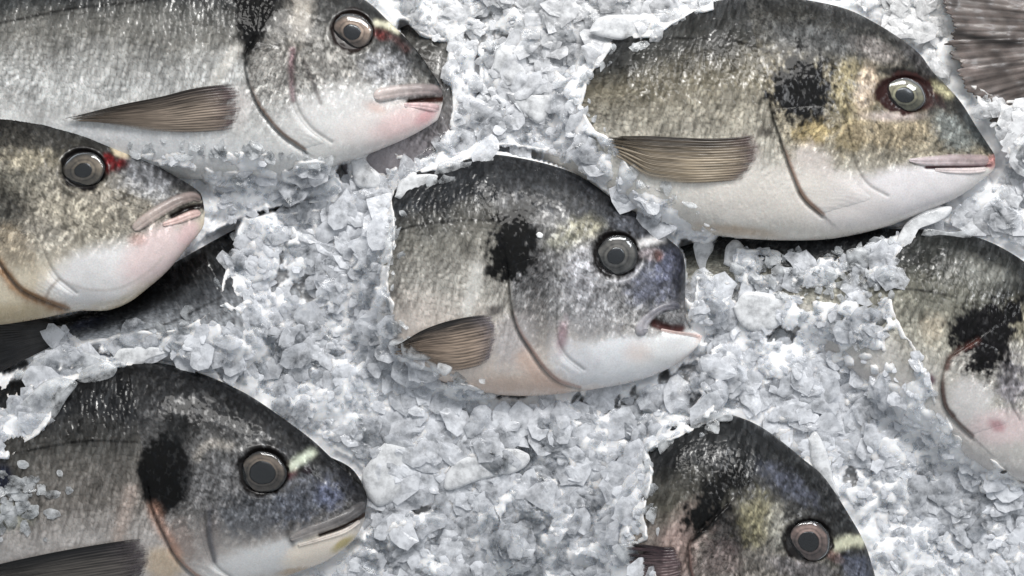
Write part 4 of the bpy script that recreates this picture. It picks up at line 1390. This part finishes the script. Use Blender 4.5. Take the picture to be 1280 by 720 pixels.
ax = axis(-420, 1700, -12, 1292, 1.42)
ay = axis(-130, 960, -12, 732, 1.42)
IX, IY = np.meshgrid(ax, ay)
nr, nc = IX.shape
Z0 = lookup(BASE, IX, IY)
Hh = Z0 - 9.0 + (fbm(IX, IY, 9, 3, 1) - 0.5) * 8
CV = np.full(IX.shape, 0.30)       # cloudiness of what shows
GL = np.full(IX.shape, 0.7)
RM = np.zeros(IX.shape)
TINT = fbm(IX, IY, 90, 3, 6)
r2 = np.random.default_rng(11)
nfl = 5600
fx = r2.uniform(-60, 1340, nfl)
fy = r2.uniform(-60, 780, nfl)
grit = fbm(fx, fy, 120, 3, 2)
fr = 6 + 34 * r2.random(nfl) ** 1.5 * (1.25 - 1.0 * sstep(0.5, 0.75, grit))
order = np.argsort(r2.random(nfl))
HOLF = lookup(HOLEM, IX, IY)
for i in order:
    cx, cy, r = fx[i], fy[i], fr[i]
    R = r * 1.5
    i0, i1 = np.searchsorted(ax, [cx - R, cx + R])
    j0, j1 = np.searchsorted(ay, [cy - R, cy + R])
    if i1 - i0 < 3 or j1 - j0 < 3:
        continue
    X, Y = IX[j0:j1, i0:i1] - cx, IY[j0:j1, i0:i1] - cy
    ang = np.sort(r2.uniform(0, 2 * np.pi, r2.integers(4, 8)))
    el = r2.uniform(0.5, 1.0)
    rot = r2.uniform(0, np.pi)
    Xr = X * np.cos(rot) + Y * np.sin(rot)
    Yr = (-X * np.sin(rot) + Y * np.cos(rot)) / el
    wob = (fbm(X + cx, Y + cy, 8, 2, i % 7) - 0.5) * r * 0.30
    dE = np.full(X.shape, 1e9)
    fac = np.full(X.shape, 1e9)
    for a in ang:
        dk = r * (0.74 + 0.28 * np.sin(a * 7.3)) - (Xr * np.cos(a) + Yr * np.sin(a)) + wob
        dE = np.minimum(dE, dk)
        fac = np.minimum(fac, dk * (0.14 + 0.85 * (0.5 + 0.5 * np.sin(a * 13.7)) ** 2))
    dr = R * 0.95 - np.hypot(Xr, Yr) + wob
    dE = np.minimum(dE, dr)
    capz = r2.uniform(2.5, 7.0) * (0.6 + r * 0.03)
    fac = np.minimum(np.minimum(fac, dr * 0.5), capz)
    zc = BASE[int(np.clip((cy - MY0) / MC, 0, MH - 1)), int(np.clip((cx - MX0) / MC, 0, MW - 1))]
    loc = Z0[j0:j1, i0:i1]
    g = r2.normal(0, 0.15, 2)
    th = r2.uniform(-4.5, 3.5) - r * 0.06 - capz * 0.4
    e = np.clip(dE / 1.6, 0, 1)
    zz = loc * 0.78 + np.clip(zc, loc - 12, loc + 12) * 0.22 + th + g[0] * X + g[1] * Y + fac - (1 - e) * 1.2 - 2
    cur = Hh[j0:j1, i0:i1]
    win = (dE > 0) & (zz > cur)
    win &= ~((HOLF[j0:j1, i0:i1] > 0.5) & (r > 0))
    cur[win] = zz[win]
    cl = np.clip(r2.normal(0.66, 0.15), 0.1, 1.0)
    inner = np.clip(dE[win] / (0.55 * r), 0, 1)
    CV[j0:j1, i0:i1][win] = cl * (0.78 + 0.30 * inner)
    GL[j0:j1, i0:i1][win] = r2.uniform(0.15, 0.95)
    RM[j0:j1, i0:i1][win] = np.exp(-(dE[win] / 1.3) ** 2) * max(0, r2.uniform(-0.5, 1.0))
# a touch of melting
core = Hh
for _ in range(1):
    p = np.pad(core, 1, mode='edge')
    core = (p[:-2, 1:-1] + p[2:, 1:-1] + p[1:-1, :-2] + p[1:-1, 2:] + 4 * core) / 8
p = np.pad(CV, 1, mode='edge')
CV = (p[:-2, 1:-1] + p[2:, 1:-1] + p[1:-1, :-2] + p[1:-1, 2:] + 4 * CV) / 8
core = core + (fbm(IX, IY, 16, 4, 4) - 0.5) * 2.0
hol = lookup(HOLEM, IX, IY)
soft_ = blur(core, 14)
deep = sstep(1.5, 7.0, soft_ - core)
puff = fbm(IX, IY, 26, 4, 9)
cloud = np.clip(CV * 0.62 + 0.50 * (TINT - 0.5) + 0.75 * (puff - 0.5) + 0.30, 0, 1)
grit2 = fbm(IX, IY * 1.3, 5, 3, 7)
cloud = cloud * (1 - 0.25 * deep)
dark = np.clip(hol, 0, 1) * sstep(0.35, 0.6, grit2 + 0.1) + 0.4 * deep * sstep(0.52, 0.62, grit2) * sstep(0.5, 0.6, TINT)  # gaps and crevices: shade and dark depth through clear ice, painted as colour
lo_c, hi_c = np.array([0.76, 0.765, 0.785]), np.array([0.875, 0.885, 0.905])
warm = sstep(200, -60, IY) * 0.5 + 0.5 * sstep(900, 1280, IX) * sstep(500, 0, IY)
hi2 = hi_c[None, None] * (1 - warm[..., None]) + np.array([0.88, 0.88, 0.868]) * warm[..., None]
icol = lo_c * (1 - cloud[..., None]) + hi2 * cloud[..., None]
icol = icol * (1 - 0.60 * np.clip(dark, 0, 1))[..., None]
icol = icol + (0.84 - icol) * (RM * 0.8)[..., None]
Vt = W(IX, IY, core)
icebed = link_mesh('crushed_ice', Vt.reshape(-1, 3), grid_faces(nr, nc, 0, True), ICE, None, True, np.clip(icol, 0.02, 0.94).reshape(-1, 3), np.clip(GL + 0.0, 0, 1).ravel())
tag(icebed, 'bed of white crushed ice under and around all the fish', 'ice', kind='stuff')

# floor of the display tray far below
fl = np.array([(-0.6, -0.5, -0.06), (0.6, -0.5, -0.06), (0.6, 0.5, -0.06), (-0.6, 0.5, -0.06)])
tray = link_mesh('tray_floor', fl, [(0, 1, 2, 3)], mat_simple('steel_tray', (0.2, 0.2, 0.21), 0.4, 0.0), None, False)
tray['kind'] = 'structure'

# ---------------------------------------------------------------- loose shards and chunks
from mathutils import noise as mnoise
import bmesh


def hull(n, sx, sy, sz, rg, wob=0.0):
    bm = bmesh.new()
    for _ in range(n):
        v = rg.normal(0, 1, 3)
        v /= np.linalg.norm(v)
        v = v * rg.uniform(0.8, 1.05)
        bm.verts.new((v[0] * sx, v[1] * sy, v[2] * sz))
    bmesh.ops.convex_hull(bm, input=bm.verts)
    bmesh.ops.delete(bm, geom=[v for v in bm.verts if not v.link_faces], context='VERTS')
    bmesh.ops.recalc_face_normals(bm, faces=bm.faces)
    bmesh.ops.triangulate(bm, faces=bm.faces)
    bm.verts.index_update()
    V = np.array([v.co[:] for v in bm.verts])
    F = np.array([[v.index for v in f.verts] for f in bm.faces])
    bm.free()
    return V, F


r3 = np.random.default_rng(5)
protos = [hull(r3.integers(9, 16), 1, r3.uniform(0.5, 0.9), r3.uniform(0.15, 0.4), r3) for _ in range(24)]




def flake_proto(rg):
    """thin broken flake: ragged outline, thick middle, uneven faces (rings of 11)"""
    n = 11
    a = np.linspace(0, 2 * np.pi, n, endpoint=False) + rg.normal(0, 0.12, n)
    el = rg.uniform(0.5, 0.95)
    rad = 1 + rg.normal(0, 0.12, n)
    th = rg.uniform(0.05, 0.11)
    V = [(0, 0, th), (0, 0, -th)]
    for rr, zz in ((0.62, th * 0.95), (1.0, 0.02), (0.62, -th)):
        for k in range(n):
            V.append((rr * rad[k] * math.cos(a[k]), rr * rad[k] * math.sin(a[k]) * el, zz + rg.normal(0, 0.022)))
    F = []
    for k in range(n):
        m = (k + 1) % n
        F.append((0, 2 + k, 2 + m))
        for o in (2, 2 + n):
            F.append((o + k, o + n + k, o + n + m))
            F.append((o + k, o + n + m, o + m))
        F.append((1, 2 + 2 * n + m, 2 + 2 * n + k))
    return np.array(V), np.array(F)


flat = [flake_proto(r3) for _ in range(40)]


def rotm(rz, rx, ry):
    cz, sz, cx, sx, cy, sy = math.cos(rz), math.sin(rz), math.cos(rx), math.sin(rx), math.cos(ry), math.sin(ry)
    Rz = np.array([[cz, -sz, 0], [sz, cz, 0], [0, 0, 1]])
    Rx = np.array([[1, 0, 0], [0, cx, -sx], [0, sx, cx]])
    Ry = np.array([[cy, 0, sy], [0, 1, 0], [-sy, 0, cy]])
    return Rz @ Rx @ Ry


def ice_top(x, y):
    i = int(np.clip(np.searchsorted(ax, x), 0, nc - 1))
    j = int(np.clip(np.searchsorted(ay, y), 0, nr - 1))
    return core[j, i]


def scatter(name, label, n, mat, smin, smax, rg, where):
    VV, FF, off = [], [], 0
    k = 0
    while k < n:
        x, y = where(rg)
        r = smin + (smax - smin) * rg.random() ** 2
        z = max(ice_top(x, y), float(lookup(ZF, np.array([x]), np.array([y]))[0]) if rg.random() < 0.0 else -999)
        fz = float(lookup(ZF, np.array([x]), np.array([y]))[0])
        if fz > z + 1:
            continue
        V, F = protos[rg.integers(len(protos))]
        V = (V * r) @ rotm(rg.uniform(0, 6.28), rg.normal(0, 0.28), rg.normal(0, 0.28)).T
        p = W(np.array(x), np.array(y), np.array(z + r * 0.02))
        VV.append(V * S + p)
        FF.append(F + off)
        off += len(V)
        k += 1
    o = link_mesh(name, np.concatenate(VV), np.concatenate(FF), mat, None, False)
    tag(o, label, 'ice', kind='stuff')
    return o



def crystals():
    g = np.random.default_rng(77)
    VV, FF, CC, GG, off = [], [], [], [], 0
    n = 17500
    xs, ys = g.uniform(-110, 1390, n), g.uniform(-90, 810, n)
    gr = fbm(xs, ys, 110, 3, 2)
    cl = fbm(xs, ys, 70, 3, 6)
    fz0 = lookup(ZF, xs, ys)
    hm_ = lookup(HOLEM, xs, ys)
    gm_ = lookup(GAPM, xs, ys)
    for k in range(n):
        x, y = xs[k], ys[k]
        big = 1 - sstep(0.50, 0.66, gr[k])
        r = 3.6 + (7 + 15 * big) * g.random() ** 1.6
        zt = ice_top(x, y)
        if fz0[k] > zt + 1:
            continue
        # keep off bare fish: shrink a piece whose rim would reach over it
        aa = g.uniform(0, 6.28) + np.arange(4) * 1.57
        ex_, ey_ = x + 0.8 * r * np.cos(aa), y + 0.8 * r * np.sin(aa)
        fzz = lookup(ZF, ex_, ey_)
        itt = np.array([ice_top(a, b) for a, b in zip(ex_, ey_)])
        over = (fzz > itt + 1).sum()
        if over and g.random() < 0.8:
            r = min(r, 5.0)
            if over > 1:
                continue
        if gm_[k] > 0.45 and (g.random() < 0.85 or y < 320):
            continue
        if hm_[k] > 0.4 and g.random() < 0.8:
            continue
        V, F = flat[g.integers(len(flat))]
        V = (V * r) @ rotm(g.uniform(0, 6.28), g.normal(0, 0.15), g.normal(0, 0.15)).T
        VV.append(V * S + W(np.array(x), np.array(y), np.array(zt + g.uniform(-0.05, 0.08) * r)))
        FF.append(F + off)
        off += len(V)
        c = np.clip(0.92 + 0.2 * (cl[k] - 0.5) + g.normal(0, 0.03), 0.7, 0.97)
        wv = sstep(300, -60, y) * 0.5 + 0.5 * sstep(900, 1280, x) * sstep(500, 0, y)
        col = np.array([c * (0.96 + 0.04 * wv), c * (0.98 + 0.01 * wv), c * (1.025 - 0.045 * wv)])
        CC.append(np.tile(col, (len(V), 1)))
        GG.append(np.full(len(V), np.clip(g.normal(0.05, 0.22) + 0.9 * (0.5 - cl[k]), -0.3, 0.75)))
    o = link_mesh('ice_crystals', np.concatenate(VV), np.concatenate(FF), CRYSTAL, None, False, np.concatenate(CC), np.concatenate(GG))
    tag(o, 'loose wet crystals and flakes of crushed ice heaped between the fish', 'ice', kind='stuff')


crystals()


def top_z(x, y):
    return max(ice_top(x, y), float(lookup(ZF, np.array([float(x)]), np.array([float(y)]))[0]))


# splinters caught along the edges where ice laps over the fish
VV, FF, off = [], [], 0
g4 = np.random.default_rng(33)
for keys_, poly, h in COVER:
    if keys_ in ('G', 'K', 'EI', 'H'):
        continue
    pl = smooth_line(np.array(list(poly) + [poly[0]], float), 400)
    for q in pl[::2]:
        x, y = q + g4.normal(0, 7, 2)
        if not (-10 < x < 1290 and -10 < y < 730):
            continue
        fz = float(lookup(ZF, np.array([x]), np.array([y]))[0])
        ow = KEYS[OWN[int((y - MY0) / MC), int((x - MX0) / MC)]]
        if ow not in keys_ or g4.random() < 0.40 or (keys_ == 'I' and x < 200):
            continue
        if fz < -100 or ice_top(x, y) - fz > 14:
            continue
        r = 3 + 10 * g4.random() ** 1.6
        V, F = flat[g4.integers(len(flat))]
        V = (V * r) @ rotm(g4.uniform(0, 6.28), g4.normal(0, 0.2), g4.normal(0, 0.2)).T
        VV.append(V * S + W(np.array(x), np.array(y), np.array(max(fz, ice_top(x, y)) + 0.5)))
        FF.append(F + off)
        off += len(V)
for _ in range(150):
    x, y = g4.uniform(915, 1118), 0
    y = g4.uniform(300 if x < 1000 else 285, 372) + g4.random() * 8
    fz = float(lookup(ZF, np.array([x]), np.array([y]))[0])
    if KEYS[OWN[int((y - MY0) / MC), int((x - MX0) / MC)]] != 'G':
        continue
    r = 3 + 11 * g4.random() ** 1.5
    V, F = protos[g4.integers(len(protos))]
    V = (V * r) @ rotm(g4.uniform(0, 6.28), g4.normal(0, 0.25), g4.normal(0, 0.25)).T
    VV.append(V * S + W(np.array(x), np.array(y), np.array(max(fz, ice_top(x, y)) + 1.5)))
    FF.append(F + off)
    off += len(V)
for _ in range(85):
    x, y = g4.normal(14, 26), g4.normal(628, 24)
    if x < -20 or y > 690:
        continue
    fz = float(lookup(ZF, np.array([x]), np.array([y]))[0])
    r = 3 + 9 * g4.random() ** 1.5
    V, F = flat[g4.integers(len(flat))]
    V = (V * r) @ rotm(g4.uniform(0, 6.28), g4.normal(0, 0.2), g4.normal(0, 0.2)).T
    VV.append(V * S + W(np.array(x), np.array(y), np.array(fz + 1.0)))
    FF.append(F + off)
    off += len(V)
tag(link_mesh('ice_splinters', np.concatenate(VV), np.concatenate(FF), CLEAR, None, False), 'thin clear ice splinters lapping over the edges of the fish', 'ice', kind='stuff')


def chunk(pts, thick, mat, label, seed, lift=0.0, tilt=(0, 0)):
    """an irregular plate of ice with a rounded broken rim, outline given in photo pixels"""
    n = 96
    o = smooth(list(pts) + [pts[0]], n + 1)
    c = o[:-1].mean(0)
    rg = np.random.default_rng(seed)
    per = o - c
    th = np.linspace(0, 2 * np.pi, n + 1)
    jag = 1 + 0.10 * (fbm(np.cos(th) * 12 + seed * 5, np.sin(th) * 12, 5, 4, seed) - 0.5)
    jag[-1] = jag[0]
    rr = np.array([0.0, 0.25, 0.5, 0.7, 0.84, 0.93, 0.98, 1.0])
    x = c[0] + per[None, :, 0] * rr[:, None] * jag[None]
    y = c[1] + per[None, :, 1] * rr[:, None] * jag[None]
    prof = np.sqrt(np.clip(1 - rr ** 6, 0, 1))[:, None]
    zb = np.array([top_z(a, b) for a, b in zip(x[3, ::6], y[3, ::6])])
    z0 = np.median(zb) + lift
    zt = z0 + thick * prof + (fbm(x, y, 20, 2, seed + 2) - 0.5) * 0.5 * thick * prof + tilt[0] * (x - c[0]) + tilt[1] * (y - c[1])
    zl = z0 - thick * 0.5 * prof + tilt[0] * (x - c[0]) + tilt[1] * (y - c[1])
    A, B = W(x, y, zt), W(x, y, zl)
    V = np.concatenate([A.reshape(-1, 3), B.reshape(-1, 3)])
    m = x.size
    a3, b3, c3 = A[2, 0], A[3, 0], A[2, 1]
    flip = np.cross(c3 - a3, b3 - a3)[2] < 0
    F = np.concatenate([grid_faces(len(rr), n + 1, 0, flip), grid_faces(len(rr), n + 1, m, not flip)])
    ob = link_mesh('ice_chunk', V, F, mat, None, True)
    tag(ob, label, 'ice chunk', 'larger pieces of broken ice')
    return ob


chunk([(36, 470), (40, 452), (58, 442), (88, 438), (122, 444), (128, 462), (110, 470), (70, 474), (46, 478)], 5, CLEAR, 'rounded clear ice plate just above the back of the lower left fish', 1)
chunk([(30, 500), (60, 474), (96, 478), (78, 506), (66, 534), (42, 550), (22, 560), (8, 540)], 6, CLEAR, 'large grey ice plate lying on the tail side of the lower left fish', 2)
chunk([(17, 468), (22, 463), (30, 464), (30, 476), (22, 478)], 3, CLEAR, 'tiny clear ice chip at the left edge above the lower left fish', 3)
chunk([(96, 476), (104, 462), (130, 452), (146, 460), (140, 472), (118, 482), (104, 482)], 4, CLEAR, 'small ice plate with a torn edge on the back of the lower left fish', 4)
chunk([(140, 448), (150, 436), (190, 432), (210, 440), (186, 450), (172, 462), (158, 464)], 5, CLOUDY, 'cloudy ice piece hanging over the top of the lower left fish', 5)
chunk([(545, 214), (549, 204), (562, 200), (576, 204), (574, 214), (560, 221), (550, 220)], 4, CLEAR, 'oval clear ice chip on the hump of the middle fish', 6)
chunk([(494, 246), (500, 226), (524, 218), (548, 220), (544, 234), (528, 246), (508, 252)], 5, CLOUDY, 'cloudy ice plate over the back of the middle fish beside the oval chip', 7)
chunk([(438, 200), (450, 192), (462, 206), (478, 222), (472, 236), (446, 232)], 7, CLOUDY, 'white ice wedge pressed under the chin of the top left fish', 8)
chunk([(500, 430), (512, 420), (524, 415), (534, 424), (542, 440), (548, 446), (530, 450), (506, 446)], 5, CLEAR, 'clear ice chip lying on the fin of the middle fish', 9)
chunk([(546, 462), (548, 446), (556, 440), (564, 446), (566, 460), (556, 470)], 5, CLOUDY, 'little cloudy ice knob at the lower fin edge of the middle fish', 10)
chunk([(1058, 322), (1060, 312), (1086, 311), (1090, 330), (1076, 338), (1062, 334)], 5, CLEAR, 'square glassy ice block below the belly of the largest fish', 11)
chunk([(1118, 320), (1122, 296), (1136, 276), (1160, 262), (1190, 258), (1180, 274), (1150, 286), (1136, 304), (1128, 324)], 6, CLOUDY, 'long white ice sliver between the largest fish and the right edge fish', 12)
chunk([(866, 308), (872, 286), (884, 290), (892, 310), (884, 326), (880, 344), (872, 330)], 5, CLOUDY, 'upright ice splinter just right of the forehead of the middle fish', 13)
chunk([(904, 330), (908, 308), (920, 300), (932, 312), (930, 328), (916, 334)], 5, CLOUDY, 'ice lump below the left end of the pale belly of the largest fish', 14)
chunk([(1152, 294), (1158, 286), (1190, 290), (1216, 286), (1214, 296), (1190, 300), (1170, 298)], 3, CLEAR, 'thin glassy ice sheet along the back of the right edge fish', 15)
chunk([(736, 40), (748, 22), (786, 18), (830, 22), (856, 14), (830, 34), (816, 48), (776, 50), (752, 46)], 6, CLOUDY, 'flat pale ice slab at the back of the largest fish', 16)
chunk([(766, 690), (776, 680), (798, 678), (806, 700), (808, 722), (786, 710)], 3, CLEAR, 'three cornered clear ice piece over the fin of the bottom fish', 17)
chunk([(860, 540), (868, 524), (890, 512), (912, 516), (914, 526), (896, 528), (886, 540)], 5, CLEAR, 'glassy ice lump touching the peak of the bottom fish', 18)
chunk([(1010, 548), (1020, 540), (1034, 566), (1042, 600), (1050, 622), (1034, 610), (1016, 584)], 6, CLOUDY, 'long cloudy ice plate standing beside the back of the bottom fish', 19)
chunk([(916, 384), (930, 366), (960, 366), (998, 376), (984, 392), (970, 410), (940, 414), (924, 404)], 6, CLOUDY, 'broad pale ice plate right of the jaw of the middle fish', 20)
chunk([(956, 430), (972, 412), (982, 414), (980, 430), (968, 436)], 3, CLEAR, 'grey diamond shaped ice piece among pale plates right of centre', 21)
chunk([(600, 600), (558, 612), (566, 580), (600, 566), (640, 560), (664, 570), (650, 588), (620, 596)], 6, CLOUDY, 'large flat ice plate below the belly of the middle fish', 22)
chunk([(632, 116), (648, 112), (676, 118), (706, 116), (694, 132), (676, 154), (660, 146), (644, 132)], 7, CLOUDY, 'white three cornered ice lump between the top left and largest fish', 23)
chunk([(616, 86), (620, 62), (634, 56), (648, 74), (658, 96), (640, 104)], 6, CLOUDY, 'pale ice lump high up right of the top left snout', 24)
chunk([(472, 560), (452, 598), (470, 632), (500, 620), (530, 584), (520, 556), (494, 548)], 7, CLOUDY, 'big smooth ice plate overhanging the snout of the lower left fish', 25)
chunk([(672, 297), (670, 293), (674, 290), (679, 293), (677, 298)], 2.5, mat_simple('white_ice_crumb', (0.8, 0.8, 0.8), 0.3, 0.3), 'bright white ice crumb stuck behind the eye of the middle fish', 26)
st = bpy.data.objects.new('dark_pebble', link_mesh('dark_pebble', protos[3][0] * np.array([1, 1, 2.2]) * 5.5 * S + W(np.array(1255.0), np.array(590.0), np.array(top_z(1255, 590) + 2)), protos[3][1], mat_simple('black_grit', (0.015, 0.015, 0.016), 0.35, 0.2), None, False).data)
bpy.data.objects.remove(bpy.data.objects['dark_pebble'])
st.name = 'dark_pebble'
COL.objects.link(st)
tag(st, 'small black pebble lying on the ice near the right edge', 'pebble')
